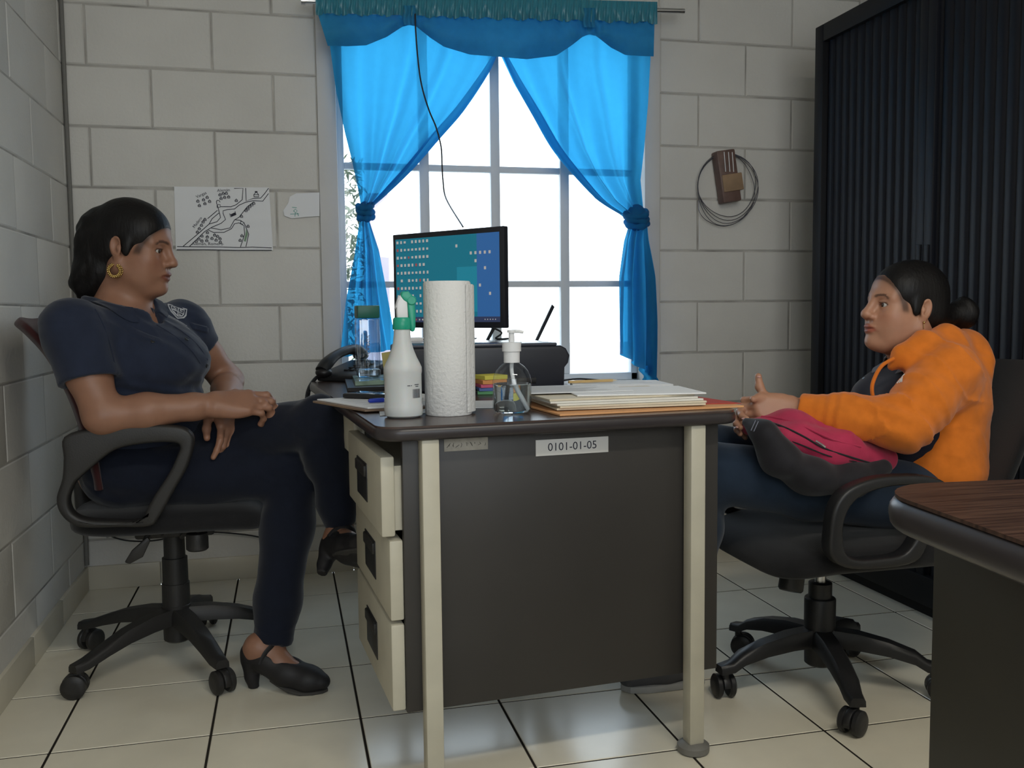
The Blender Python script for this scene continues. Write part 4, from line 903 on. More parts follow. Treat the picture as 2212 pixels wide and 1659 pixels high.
# ================================================================== smooth solid modelling for people and soft things
class Solid:
    """ordered list of rounded shapes blended together; meshed with surface nets"""
    def __init__(s): s.ops = []
    def _add(s, f, c, rad, k, op): s.ops.append((f, np.array(c, float), rad, k, op)); return s
    def cone(s, a, b, ra, rb, k=.012, op='u', sq=None):
        a = np.array(a, float); b = np.array(b, float); ab = b-a; L2 = max(float(ab@ab), 1e-12)
        if sq: ax = np.array(sq[0], float); ax /= np.linalg.norm(ax); q = sq[1]
        def f(p):
            t = np.clip(((p-a)@ab)/L2, 0, 1); d = p-a-t[:, None]*ab
            r = ra+(rb-ra)*t
            if sq:
                h = d@ax; d = d+np.outer(h*(1/q-1), ax); return (np.sqrt((d*d).sum(1))-r)*(q if q < 1 else 1)
            return np.sqrt((d*d).sum(1))-r
        return s._add(f, (a+b)/2, math.sqrt(L2)/2+max(ra, rb)*(max(1, sq[1]) if sq else 1), k, op)
    def chain(s, pts, rad, k=.012, op='u', sq=None):
        for i in range(len(pts)-1): s.cone(pts[i], pts[i+1], rad[i], rad[i+1], k, op, sq)
        return s
    def ell(s, c, r, R=None, k=.012, op='u'):
        c = np.array(c, float); r = np.array(r, float); A = np.array(R, float) if R is not None else np.eye(3)
        def f(p):
            l = (p-c)@A; k0 = np.sqrt(((l/r)**2).sum(1)); k1 = np.sqrt(((l/r**2)**2).sum(1))+1e-9
            return k0*(k0-1)/k1
        return s._add(f, c, float(r.max()), k, op)
    def box(s, c, h, R=None, rad=.004, k=.004, op='u'):
        c = np.array(c, float); h = np.array(h, float); A = np.array(R, float) if R is not None else np.eye(3)
        def f(p):
            q = np.abs((p-c)@A)-h+rad
            return np.sqrt((np.maximum(q, 0)**2).sum(1))+np.minimum(q.max(1), 0)-rad
        return s._add(f, c, float(np.linalg.norm(h)), k, op)
    def cut(s, a, d, r, L, k=.003):
        """saw off everything past point a in direction d within radius r"""
        a = np.array(a, float); d = np.array(d, float); d /= np.linalg.norm(d); x = np.cross(d, [0.3, .5, .8]); x /= np.linalg.norm(x); y = np.cross(d, x)
        return s.box(a+d*L/2, (r, r, L/2), np.stack([x, y, d], 1), .002, k, 's')
    def field(s, p, ops):
        D = np.full(len(p), 1e3)
        for f, c, rad, k, op in ops:
            d = f(p)
            if op == 'u':
                h = np.maximum(k-np.abs(D-d), 0)/k; D = np.minimum(D, d)-h*h*k*.25
            elif op == 's':
                d = -d; h = np.maximum(k-np.abs(D-d), 0)/k; D = np.maximum(D, d)+h*h*k*.25
            elif op == 'd': D = D+d       # displacement
        return D
    def mesh(s, res, disp=None, pad=.012):
        U = [o for o in s.ops if o[4] == 'u']
        lo = np.min([o[1]-o[2] for o in U], 0)-pad; hi = np.max([o[1]+o[2] for o in U], 0)+pad
        B = 20; nb = np.ceil((hi-lo)/res/B).astype(int)+0; n = nb*B+1
        G = np.full(n, 1., np.float32); half = B*res*math.sqrt(3)/2
        ax = np.arange(B+1)*res; loc = np.stack(np.meshgrid(ax, ax, ax, indexing='ij'), -1).reshape(-1, 3)
        cs = np.array([o[1] for o in s.ops]); rs = np.array([o[2] for o in s.ops])
        for i in range(nb[0]):
            for j in range(nb[1]):
                for k in range(nb[2]):
                    o = lo+np.array([i, j, k])*B*res; cc = o+B*res/2
                    near = np.linalg.norm(cs-cc, axis=1)-rs < half+.05
                    ops = [s.ops[q] for q in np.nonzero(near)[0]]
                    if not any(q[4] == 'u' for q in ops): continue
                    d0 = s.field(cc[None], ops)[0]
                    sl = (slice(i*B, i*B+B+1), slice(j*B, j*B+B+1), slice(k*B, k*B+B+1))
                    if d0 < -half*2.2-.03: G[sl] = -1.; continue
                    P = o+loc; D = s.field(P, ops)
                    if disp is not None: D = D+disp(P)
                    G[sl] = D.reshape(B+1, B+1, B+1)
        I = G < 0
        cnt = np.zeros(np.array(I.shape)-1, np.uint8)
        X, Y, Z = cnt.shape
        for a in (0, 1):
            for b in (0, 1):
                for c in (0, 1): cnt += I[a:X+a, b:Y+b, c:Z+c]
        cells = np.argwhere((cnt > 0) & (cnt < 8)); N = len(cells)
        idx = np.full(cnt.shape, -1, np.int32); idx[tuple(cells.T)] = np.arange(N)
        acc = np.zeros((N, 3)); m = np.zeros(N)
        corners = [(a, b, c) for a in (0, 1) for b in (0, 1) for c in (0, 1)]
        for p in corners:
            for axis in range(3):
                if p[axis]: continue
                q = list(p); q[axis] = 1
                v0 = G[tuple((cells+p).T)]; v1 = G[tuple((cells+q).T)]; x = (v0 < 0) != (v1 < 0)
                t = v0[x]/(v0[x]-v1[x]); pt = np.repeat(np.array([p], float), x.sum(), 0); pt[:, axis] += t
                acc[x] += pt; m[x] += 1
        V = lo+(cells+acc/m[:, None])*res
        F = []
        for axis in range(3):
            u, v = [(1, 2), (2, 0), (0, 1)][axis]
            s0 = [slice(None)]*3; s1 = [slice(None)]*3; s0[axis] = slice(0, -1); s1[axis] = slice(1, None)
            ch = I[tuple(s0)] != I[tuple(s1)]; e = np.argwhere(ch)
            ok = (e[:, u] > 0) & (e[:, v] > 0) & (e[:, u] < cnt.shape[u]) & (e[:, v] < cnt.shape[v]); e = e[ok]
            ins = I[tuple(e.T)]
            du = np.zeros(3, int); du[u] = 1; dv = np.zeros(3, int); dv[v] = 1
            q = np.stack([idx[tuple((e-du-dv).T)], idx[tuple((e-dv).T)], idx[tuple(e.T)], idx[tuple((e-du).T)]], 1)
            q[~ins] = q[~ins][:, ::-1]; F.append(q)
        F = np.concatenate(F); F = F[(F >= 0).all(1)]
        return V, F
def relax(V, F, it):
    for _ in range(it):
        acc = np.zeros_like(V); c = np.zeros(len(V))
        for a in range(4):
            b = (a+1) % 4; np.add.at(acc, F[:, a], V[F[:, b]]); np.add.at(c, F[:, a], 1); np.add.at(acc, F[:, b], V[F[:, a]]); np.add.at(c, F[:, b], 1)
        V = V*.5+.5*acc/np.maximum(c, 1)[:, None]
    return V
def solid_obj(name, sol, res, m, parent=None, disp=None, it=1, tint=None, mats=None):
    V, F = sol.mesh(res, disp); V = relax(V, F, it)
    off = np.array(OFF.get(parent.name, Vector())) if parent else np.zeros(3)
    me = bpy.data.meshes.new(name); me.vertices.add(len(V)); me.vertices.foreach_set('co', (V-off).astype(np.float32).ravel())
    me.loops.add(F.size); me.loops.foreach_set('vertex_index', F.ravel().astype(np.int32)); me.polygons.add(len(F))
    me.polygons.foreach_set('loop_start', np.arange(0, F.size, 4, dtype=np.int32))
    me.update(calc_edges=True); me.validate()
    me.polygons.foreach_set('use_smooth', np.ones(len(me.polygons), bool)); me.materials.append(m)
    if tint is not None:
        ca = me.color_attributes.new('tint', 'FLOAT_COLOR', 'POINT'); c = np.ones((len(V), 4), np.float32); c[:, :3] = tint(V); ca.data.foreach_set('color', c.ravel())
    o = bpy.data.objects.new(name, me); C.objects.link(o)
    if parent: o.parent = parent
    OFF[o.name] = Vector(off)
    return o, V, F
def waves(P, seed, freq, amp, n=5, dirs=None):
    r = np.random.RandomState(seed); d = np.zeros(len(P))
    for _ in range(n):
        k = r.normal(size=3) if dirs is None else np.array(dirs)+.35*r.normal(size=3); k = k/np.linalg.norm(k)*freq*r.uniform(.6, 1.7); ph = r.uniform(0, 6.28)
        k2 = r.normal(size=3)*freq*.5
        d += np.sin(P@k+ph+1.2*np.sin(P@k2+ph))
    return d*amp/n
def creases(P, k, warp, amp, p=5):
    """narrow raised folds of cloth running across direction k"""
    ph = P@np.array(k, float)+1.6*np.sin(P@np.array(warp, float))+.8*np.sin(P@np.array(warp, float)[::-1]*1.7)
    return -amp*(1-np.abs(np.sin(ph)))**p
def frame(az, pitch, roll=0.):
    """columns: forward, left, up (degrees)"""
    a, p = math.radians(az), math.radians(pitch); f = np.array([math.cos(p)*math.cos(a), math.cos(p)*math.sin(a), math.sin(p)]); l = np.array([-math.sin(a), math.cos(a), 0]); u = np.cross(f, l)
    r = math.radians(roll); l, u = l*math.cos(r)+u*math.sin(r), u*math.cos(r)-l*math.sin(r)
    return np.stack([f, l, u], 1)
A3 = lambda v: np.array(v[:], float)

def head(S, c, R, sc, nose=1., full=1.):
    """head solid in its own frame (x forward, y left, z up, origin between the ears)"""
    P = lambda *q: c+R@(np.array(q)*sc)
    E = lambda q, r, k=.012, op='u', Rl=None: S.ell(P(*q), np.array(r)*sc, R if Rl is None else R@Rl, k*sc, op)
    Cn = lambda a, b, ra, rb, k=.012, op='u': S.cone(P(*a), P(*b), ra*sc, rb*sc, k*sc, op)
    E((-.014, 0, .045), (.097, .075, .088), .02); E((.040, 0, .045), (.056, .064, .058), .03)
    E((.034, 0, -.028), (.060, .058, .080), .03)
    for sd in (-1, 1):
        Cn((-.004, .056*sd, -.050), (.062, .022*sd, -.100), .024, .020, .035); E((.052, .044*sd, -.022), (.034, .024, .026), .03)
        E((.045, .036*sd, -.058), (.035, .022*full, .035), .03)
    E((.070, 0, -.052), (.030, .030, .036), .03); E((.084, 0, -.098), (.020, .021, .017), .022)
    Cn((.0905, .010, .026), (.074, .048, .024), .011, .010, .02); Cn((.0905, -.010, .026), (.074, -.048, .024), .011, .010, .02)
    for sd in (-1, 1): E((.101, .030*sd, .004), (.018, .018, .012), .016, 's')
    Cn((.095, 0, .020), (.1135, 0, -.020), .0090, .0100*nose, .014); E((.1160, 0, -.0265), (.0125, .0120*nose, .0110), .010)
    for sd in (-1, 1): E((.1035, .0140*sd*nose, -.0310), (.0115, .0078, .0085), .006)
    for sd in (-1, 1): E((.1070, .0078*sd*nose, -.0415), (.0065, .0040, .0052), .003, 's')
    for sd in (-1, 1):
        E((.0765, .0315*sd, .0035), (.0158, .0158, .0158), .008)
        E((.0955, .0345*sd, .0030), (.018, .0150, .0050), .0022, 's', frame(30*sd, 0))
        Cn((.0930, .021*sd, .0098), (.0815, .0480*sd, .0075), .0026, .0020, .003)
    E((.0980, .0, -.0570), (.0130, .0250, .0070), .006); E((.0960, 0, -.0695), (.0125, .0230, .0078), .006)
    for sd in (-1, 1): E((.086, .0255*sd, -.063), (.009, .009, .006), .008)
    E((.1090, 0, -.0632), (.0150, .0285, .0014), .002, 's')
    for sd in (-1, 1):
        Rl = frame(20*sd, 0, 0)@frame(0, 14)
        E((-.012, .0765*sd, .002), (.019, .0080, .030), .008, 'u', Rl); E((-.009, .0835*sd, .005), (.0125, .0095, .0215), .003, 's', Rl)
        E((-.002, .080*sd, -.002), (.006, .005, .009), .004, 'u', Rl); E((-.005, .0745*sd, -.027), (.0095, .0055, .0105), .006)
    return P
def face_tint(V, c, R, sc, lips, brow, hl=None):
    L = ((V-c)@R)/sc; x, y, z = L.T; T = np.ones((len(V), 3))
    def mix(w, col): T[:] = T*(1-w[:, None])+np.array(col)*w[:, None]
    g = lambda d: 1/(1+np.exp(-d))
    ch = np.exp(-(((np.abs(y)-.045)/.022)**2+((z+.03)/.022)**2))*(x > .02); mix(.35*ch, (1.08, .80, .76))
    up = (x > .078) & (np.abs(y) < .033); zz = -.0632-.02*(np.abs(y)/.028)**2*.15
    w = up*g((1-((y/.0285)**2+((z-zz)/(.0125*(1-.35*(np.abs(y)/.026)**2)))**2))*9); mix(w*.85, lips)
    zb = .0245+.0045*np.sin(np.clip((np.abs(y)-.012)/.042, 0, 1)*PI)-.004*(np.abs(y) > .045); wb = (x > .05)*g((.0036-np.abs(z-zb))*2500)*g((np.abs(y)-.013)*900)*g((.052-np.abs(y))*700); mix(wb*.80, brow)
    for sd in (-1, 1):
        q = (L-np.array([.0955, .0345*sd, .0030]))@frame(30*sd, 0)/np.array([.018, .0150, .0050]); e = np.sqrt((q*q).sum(1)); lsh = np.exp(-((e-1.12)/.16)**2)*np.where(q[:, 2] > -.2, 1., .45); mix(np.clip(lsh, 0, 1)*.85, (.10, .07, .06))
    if hl is not None:
        e = np.sqrt((((L-np.array(hl[0]))/np.array(hl[1]))**2).sum(1)); mix(.85*np.exp(-np.clip(1.03-e, 0, 1)/.05)*g((1.16-e)*70)*(x > -.02)*g((z+.012)*400)*(np.abs(L).max(1) < .2), (.08, .07, .07))
    ln = (x > .06)*np.exp(-((z-.0088)/.0022)**2)*g((np.abs(y)-.019)*900)*g((.047-np.abs(y))*900); mix(ln*.75, brow)
    return T
def eyes(parent, P, R, sc, look=0.):
    for sd in (-1, 1):
        c = Vector(P(.0772, .0315*sd, .0032)); s = MB(); rr_ = .0140*sc
        d = Vector(R@np.array([math.cos(look), math.sin(look), -.02])).normalized(); s.mat(0).lathe([(0, -rr_)]+[(rr_*math.sin(t), -rr_*math.cos(t)) for t in [PI*i/14 for i in range(1, 12)]]+[(rr_*.50, rr_*.866)], c, d, seg=20)
        s.mat(1).lathe([(rr_*.53, rr_*.85), (rr_*.50, rr_*.880), (rr_*.24, rr_*.972)], c, d, seg=20); s.mat(2).lathe([(rr_*.26, rr_*.968), (rr_*.1, rr_*.995), (0, rr_*1.002)], c, d, seg=14)
        s.build('eye', [M['eye_white'], M['iris'], M['pupil']], parent)
def hand(S, w, d, nrm, right, sc, curl, thumb, spread=.06, width=1., wr=.022):
    """w wrist, d towards the knuckles, nrm out of the back of the hand; curl: 4 x 3 bend angles in degrees from index to little"""
    w = np.array(w, float); d = np.array(d, float); d /= np.linalg.norm(d); n = np.array(nrm, float); n -= d*(n@d); n /= np.linalg.norm(n)
    t = np.cross(d, n)*(1 if not right else -1)       # towards the thumb
    Q = lambda a, b, c_: w+sc*(d*a+t*b+n*c_)
    tips = []
    for i in range(4):
        b = (.027, .009, -.009, -.026)[i]*width
        S.cone(Q(.0, b*.55, 0), Q((.082, .086, .081, .072)[i], b, .002), wr*sc*.80, .0125*sc, .012*sc)
    S.ell(Q(.045, 0, -.004), np.array((.048, .040*width, .016))*sc, np.stack([d, t, n], 1), .012*sc)
    for i in range(4):
        b = (.027, .009, -.009, -.026)[i]*width; p = Q((.084, .088, .083, .073)[i], b, .001); L = [(.042, .026, .021), (.046, .029, .022), (.043, .027, .021), (.033, .021, .019)][i]
        ang = 0.; sp = (1.2, .3, -.5, -1.4)[i]*spread; r = (.0098, .0100, .0096, .0084)[i]
        for j in range(3):
            ang += math.radians(curl[i][j]); dd = (d*math.cos(ang)-n*math.sin(ang))+t*sp; dd /= np.linalg.norm(dd); q = p+dd*L[j]*sc
            S.cone(p, q, r*sc*(1-.09*j), r*sc*(.92-.09*j), .005*sc); p = q
        tips.append((p, dd, np.cross(dd, t)))
    p = Q(.018, .024*width, -.006); a = [np.array(x, float) for x in thumb]; rr_ = (.0155, .0115, .0105, .0088); Ls = (.042, .034, .027)
    for j in range(3):
        v = d*a[j][0]+t*a[j][1]+n*a[j][2]; v /= np.linalg.norm(v); q = p+v*Ls[j]*sc; S.cone(p, q, rr_[j]*sc, rr_[j+1]*sc, .008*sc); p = q
    tips.append((p, v, n)); return tips
def skinmat(name, col, rough=.45):
    m = mat(name, col, rough=rough, spec=.45, subs=.12, var=.07, vscale=22, bump=.12, bscale=420, bdist=.0008)
    nt = m.node_tree; b = nt.nodes['Principled BSDF']; src = b.inputs['Base Color'].links[0].from_socket
    at = nt.nodes.new('ShaderNodeVertexColor'); at.layer_name = 'tint'; mx = nt.nodes.new('ShaderNodeMix'); mx.data_type = 'RGBA'; mx.blend_type = 'MULTIPLY'; mx.inputs[0].default_value = 1
    nt.links.new(src, mx.inputs[6]); nt.links.new(at.outputs[0], mx.inputs[7]); nt.links.new(mx.outputs[2], b.inputs['Base Color']); return m
M['skin1'] = skinmat('warm_brown_skin', (.27, .135, .085)); M['skin2'] = skinmat('light_brown_skin', (.40, .205, .128))
M['hair'] = mat('black_hair', (.0050, .0043, .0043), rough=.48, spec=.28, bump=.6, bscale=160, bdist=.002)
nt = M['hair'].node_tree; mpn = nt.nodes.new('ShaderNodeMapping'); mpn.inputs['Scale'].default_value = (1., 1., .22); nz = [n for n in nt.nodes if n.type == 'TEX_NOISE'][0]; tcn = [n for n in nt.nodes if n.type == 'TEX_COORD'][0]
nt.links.new(tcn.outputs['Object'], mpn.inputs[0]); nt.links.new(mpn.outputs[0], nz.inputs['Vector'])
M['eye_white'] = mat('eye_white', (.40, .385, .36), rough=.2); M['iris'] = mat('brown_iris', (.035, .016, .008), rough=.15); M['pupil'] = mat('pupil', (.004, .004, .004), rough=.1)
M['navy'] = cloth('navy_shirt', (.016, .022, .042), rough=.85, scale=650, bump=.25); M['denim1'] = cloth('dark_denim', (.0055, .0080, .0170), rough=.85, scale=900, bump=.3)
M['denim2'] = cloth('blue_denim', (.016, .028, .048), rough=.85, scale=900, bump=.3); M['orange'] = cloth('orange_fleece', (.62, .165, .018), rough=.92, scale=800, bump=.35)
M['shoe'] = mat('black_shoe_suede', (.012, .011, .012), rough=.6); M['sole'] = mat('grey_shoe_sole', (.045, .042, .038), rough=.8, bump=.3, bscale=120)
M['gold'] = mat('gold', (.55, .40, .16), rough=.25, metal=1); M['nail'] = mat('nail', (.55, .30, .26), rough=.2, coat=.5)
from mathutils.bvhtree import BVHTree
def bvh(V, F): return BVHTree.FromPolygons([tuple(v) for v in V], [tuple(int(i) for i in f) for f in F])
def patch_frame(tree, px, py, upv=(0, 0, 1)):
    """where the sight line of a photo point meets a garment: point and tangent frame"""
    d = sight(px, py).normalized(); h = tree.ray_cast(CAM_POS, d)
    if h[0] is None: h = min((tree.find_nearest(CAM_POS+d*(1.4+.02*i)) for i in range(80)), key=lambda q: q[3])
    n = h[1].normalized(); n = n if n.dot(CAM_POS-h[0]) > 0 else -n
    u = Vector(upv); u = (u-n*u.dot(n)).normalized(); r = u.cross(n)
    return h[0], n, r, u
def on_cloth(tree, o, n, q, lift):
    h = tree.ray_cast(q+n*.05, -n, .12)
    return (h[0] if h[0] else q)+n*lift
def decal(s, tree, px, py, strokes, scale, ang=0., lift=.0012, w=.001, fill=None):
    o, n, r, u = patch_frame(tree, px, py); c_, s_ = math.cos(ang), math.sin(ang); R_, U_ = r*c_+u*s_, u*c_-r*s_
    T = lambda p: on_cloth(tree, o, n, o+R_*(p[0]*scale)+U_*(p[1]*scale), lift)
    for line in strokes: stroke(s, [T(p) for p in line], w, n)
    return T, n
def cloth_patch(tree, corners, lift=.002, nu=10, nv=6):
    """a raised flap of cloth following the garment; corners are photo points"""
    o, n, r, u = patch_frame(tree, sum(p[0] for p in corners)/len(corners), sum(p[1] for p in corners)/len(corners))
    K = []
    for p in corners:
        d = sight(*p); t = (o-CAM_POS).dot(n)/d.dot(n); K.append(CAM_POS+d*t)
    def fn(a, b):
        q = (K[0]*(1-a)+K[1]*a)*(1-b)+(K[3]*(1-a)+K[2]*a)*b; e = min(a, 1-a, b, 1-b)
        return on_cloth(tree, o, n, q, lift if e > .01 else .0)
    return MB().grid(fn, nu, nv)
# ================================================================== woman on the left
w1 = thing('person', 'woman in navy short-sleeved shirt and jeans seated in the left chair, looking right', 'person', (.10, -.80, 0))
D1, HS1 = math.radians, .935
HR1 = frame(-16, -7, 0); ear = A3(W(249, 532, -.905)); HC1 = ear-HR1@(np.array([-.010, -.080, .002])*HS1)
NB = A3(W(252, 672, -.83)); CH = A3(W(302, 782, -.83)); WA = A3(W(296, 892, -.81)); PE = A3(W(280, 1002, -.78))
SR, ER, WRI = A3(W(160, 718, -.975)), A3(W(222, 898, -1.03)), A3(W(466, 874, -1.0))
SLf, EL, WLF = A3(W(390, 708, -.70)), A3(W(492, 822, -.62)), A3(W(486, 874, -.87))
HRp, KR, AR = A3(W(258, 1020, -.885)), A3(W(636, 1022, -.90)), A3(W(588, 1392, -1.02))
HLp, KL, AL = A3(W(300, 990, -.69)), A3(W(694, 908, -.985)), A3(W(738, 1146, -1.0))
HB = WZ(545, 1485, 0.); TT = WZ(728, 1478, 0.02); fd = Vector((TT.x-HB.x, TT.y-HB.y, 0)).normalized()
# shoe frames: origin under the heel, x to the toe, z up
SH1 = (np.array([HB.x-fd.x*.030, HB.y-fd.y*.030, 0]), np.stack([A3(fd), np.array([-fd.y, fd.x, 0]), np.array([0, 0, 1.])], 1))
t2 = np.array([.55, -.62, .36]); t2 /= np.linalg.norm(t2); u2 = np.array([.30, .72, .62]); u2 -= t2*(u2@t2); u2 /= np.linalg.norm(u2)
R2_ = np.stack([t2, np.cross(u2, t2), u2], 1); SH2 = (AL-R2_@np.array([.055, 0, .125]), R2_)
def shoe_pts(F): return lambda *q: F[0]+F[1]@np.array(q)
def foot(S, F, ankle, rA):
    P = shoe_pts(F); S.chain([ankle, P(.05, 0, .105), P(.10, 0, .070), P(.16, 0, .034), P(.205, 0, .024)], [rA, .030, .028, .026, .018], .02); S.cone(P(.05, 0, .105), P(.030, 0, .082), .030, .025, .02)
def shoe(F, parent):
    P = shoe_pts(F); S = Solid(); R = F[1]
    S.chain([P(.034, 0, .090), P(.075, 0, .074), P(.125, 0, .046)], [.031, .033, .036], .02); S.cone(P(.125, 0, .044), P(.180, 0, .030), .0395, .036, .02, sq=(R[:, 2], .82)); S.cone(P(.180, 0, .029), P(.214, 0, .024), .035, .021, .02, sq=(R[:, 2], .85))
    S.ell(P(.098, 0, .118), (.078, .029, .052), R@frame(0, -24), .008, 's')
    S.chain([P(.030, 0, .068), P(.030, 0, .030), P(.034, 0, .003)], [.026, .017, .0135], .01); S.box(P(.1, 0, -.03), (.2, .1, .030), R, .001, .002, 's')
    o, _, _ = solid_obj('shoe', S, .0032, M['shoe'], parent)
    sp = [P(.072, -.036, .075), P(.080, -.030, .098), P(.092, -.016, .114), P(.096, 0, .118), P(.092, .016, .114), P(.080, .030, .098), P(.072, .036, .075)]
    MB().tube([Vector(p) for p in sp], .009, 8, smooth=4, flat=.28, up=Vector(P(.3, 0, .4))-Vector(P(.09, 0, .05))).build('strap', M['shoe'], o)
    sol = MB(); ol = [(.085, .020), (.11, .030), (.14, .038), (.17, .038), (.20, .030), (.222, .016), (.230, 0)]
    ol = ol+[(x, -y) for x, y in reversed(ol[:-1])]; zz = lambda x: .002+max(0, .155-x)*.36
    sol.prism([Vector(P(x, y, zz(x)-.002)) for x, y in ol], Vector(R[:, 2]*.007), .002); sol.build('sole', M['sole'], o)
B1 = Solid(); P1 = head(B1, HC1, HR1, HS1, 1.06, 1.15)
nk = P1(-.030, 0, -.045); B1.cone(nk, NB, .048, .054, .03); B1.cone(P1(.02, 0, -.075), NB+.02*HR1[:, 0], .040, .048, .03)
fC = frame(-28, 14)
B1.ell(CH, (.098, .145, .165), fC, .03); B1.chain([SR, NB-np.array([0, 0, .03]), SLf], [.052, .058, .052], .04); B1.ell(WA, (.10, .135, .14), frame(-22, 8), .04); B1.ell(PE, (.125, .165, .12), frame(-8, 0), .04)
B1.chain([SR, (SR+ER)/2, ER], [.054, .050, .043], .02); B1.chain([ER, ER*.62+WRI*.38, ER*.2+WRI*.8, WRI], [.043, .0425, .031, .0265], .02)
B1.chain([SLf, (SLf+EL)/2, EL], [.052, .047, .041], .02); B1.chain([EL, EL*.6+WLF*.4, WLF], [.041, .039, .026], .02)
hand(B1, WRI, (1, .16, -.01), (-.05, -.70, .72), True, 1.02, [(8, 50, 30), (10, 60, 35), (12, 62, 40), (12, 60, 40)], [(.8, .55, -.25), (1, .15, -.25), (1, -.05, -.3)], .05, 1.0, .027)
hand(B1, WLF, (.12, -.62, -.72), (.45, .0, .8), False, .96, [(10, 22, 14), (28, 50, 25), (34, 55, 28), (36, 55, 28)], [(.75, .55, -.35), (1, .1, -.2), (1, 0, -.1)], .05, 1.0, .025)
B1.cone(A3(W(536, 858, -.94)), A3(W(556, 861, -.965)), .0095, .009, .004); B1.cone(A3(W(556, 861, -.965)), A3(W(575, 872, -.985)), .009, .0075, .004)
B1.chain([HRp, (HRp+KR)/2, KR], [.075, .065, .050], .03); B1.chain([KR, KR*.68+AR*.32, AR], [.048, .046, .028], .03)
B1.chain([HLp, (HLp+KL)/2, KL], [.075, .064, .048], .03); B1.chain([KL, KL*.68+AL*.32, AL], [.046, .046, .028], .03)
foot(B1, SH1, AR, .028); foot(B1, SH2, AL, .028)
o, V, F = solid_obj('body', B1, .0027, M['skin1'], w1, it=1, tint=lambda V: face_tint(V, HC1, HR1, HS1, (.62, .34, .34), (.07, .06, .06), ((.138, 0, -.041), (.105, .13, .116))))
eyes(w1, P1, HR1, HS1, -.05)
# hair: smooth cap, tail of curls at the nape
H1 = Solid(); E1 = lambda q, r, k=.012, op='u', Rl=None: H1.ell(P1(*q), np.array(r)*HS1, HR1 if Rl is None else HR1@Rl, k, op)
E1((-.014, 0, .046), (.102, .081, .094), .02); E1((.034, 0, .049), (.059, .067, .060), .03); E1((-.050, 0, -.005), (.060, .070, .062), .03)
E1((.138, 0, -.041), (.105, .13, .116), .008, 's'); E1((.035, 0, -.115), (.075, .12, .075), .012, 's')
for sd in (-1, 1): E1((-.008, .090*sd, -.006), (.022, .026, .036), .006, 's')
for sd in (-1, 1): E1((.016, .0735*sd, .006), (.014, .0075, .028), .008)
tp = [W(208, 486, -.82), W(204, 512, -.82), W(200, 545, -.82), W(192, 582, -.83), W(180, 612, -.83), W(176, 640, -.83)]
H1.chain([A3(p) for p in tp], [.026, .034, .036, .032, .024, .012], .03); H1.chain([A3(W(225, 540, -.83)), A3(W(220, 590, -.83)), A3(W(205, 630, -.83))], [.04, .036, .02], .03); H1.cone(A3(tp[0]), P1(-.085, 0, .03), .034, .040, .03)
solid_obj('hair', H1, .0034, M['hair'], w1, disp=lambda P: waves(P, 3, 120, .0070, 6)*np.clip((A3(W(212, 500, -.82))[0]-P[:, 0])/.02, .12, 1), it=1)
o = MB()
# hoop earring made of little beads
ec = Vector(P1(-.004, -.0835, -.062)); el = thing; hx_ = Vector(HR1[:, 0]); hz_ = Vector(HR1[:, 2])
s = MB()
for i in range(20):
    a = PI/2+.45+(2*PI-.9)*i/19
    for rr_, dz in ((.0165, .004), (.0130, -.004), (.0165, -.005)): s.ball(ec+hx_*(rr_*math.cos(a))+hz_*(rr_*math.sin(a))+Vector(HR1[:, 1])*dz, .0026, 8, 6)
s.build('hoop_earring', M['gold'], w1)['label'] = 'gold beaded hoop earring'
# jeans
J1 = Solid(); J1.ell(PE, (.118, .165, .120), frame(-8, 0), .04); J1.ell(WA*.45+PE*.55, (.118, .152, .10), frame(-16, 4), .04)
J1.chain([HRp, (HRp+KR)/2, KR], [.088, .078, .0615], .03); J1.chain([KR, KR*.68+AR*.32, KR*.25+AR*.75, AR], [.064, .0655, .056, .048], .03)
J1.chain([HLp, (HLp+KL)/2, KL], [.088, .076, .0600], .03); J1.chain([KL, KL*.68+AL*.32, KL*.25+AL*.75, AL], [.058, .056, .044, .038], .03)
J1.cut(AR+(AR-KR)*.0, AR-KR, .06, .12); J1.cut(AL-(AL-KL)*.04, AL-KL, .055, .12)
J1.cone(AR-(AR-KR)*.06, AR+(AR-KR)*.15, .033, .033, .002, 's'); J1.cone(AL-(AL-KL)*.10, AL+(AL-KL)*.12, .033, .033, .002, 's')
def jdisp(P): return waves(P, 8, 60, .0075, 5)*np.clip(np.exp(-(np.linalg.norm(P-KR, axis=1)/.09)**2)+np.exp(-(np.linalg.norm(P-KL, axis=1)/.09)**2)+np.exp(-(np.linalg.norm(P-HRp, axis=1)/.13)**2)+.8*np.exp(-(np.linalg.norm(P-AR, axis=1)/.07)**2)+.15, 0, 1)
solid_obj('jeans', J1, .0048, M['denim1'], w1, disp=lambda P: jdisp(P)+creases(P, (34, 10, 22), (9, 12, -7), .0050)*np.exp(-(np.linalg.norm(P-HRp, axis=1)/.12)**2)+creases(P, (10, 8, 60), (9, 12, -7), .0045)*np.clip(np.exp(-(np.linalg.norm(P-AR, axis=1)/.09)**2)+np.exp(-(np.linalg.norm(P-KR, axis=1)/.09)**2)+np.exp(-(np.linalg.norm(P-KL, axis=1)/.09)**2), 0, 1), it=1)
shoe(SH1, w1); shoe(SH2, w1)
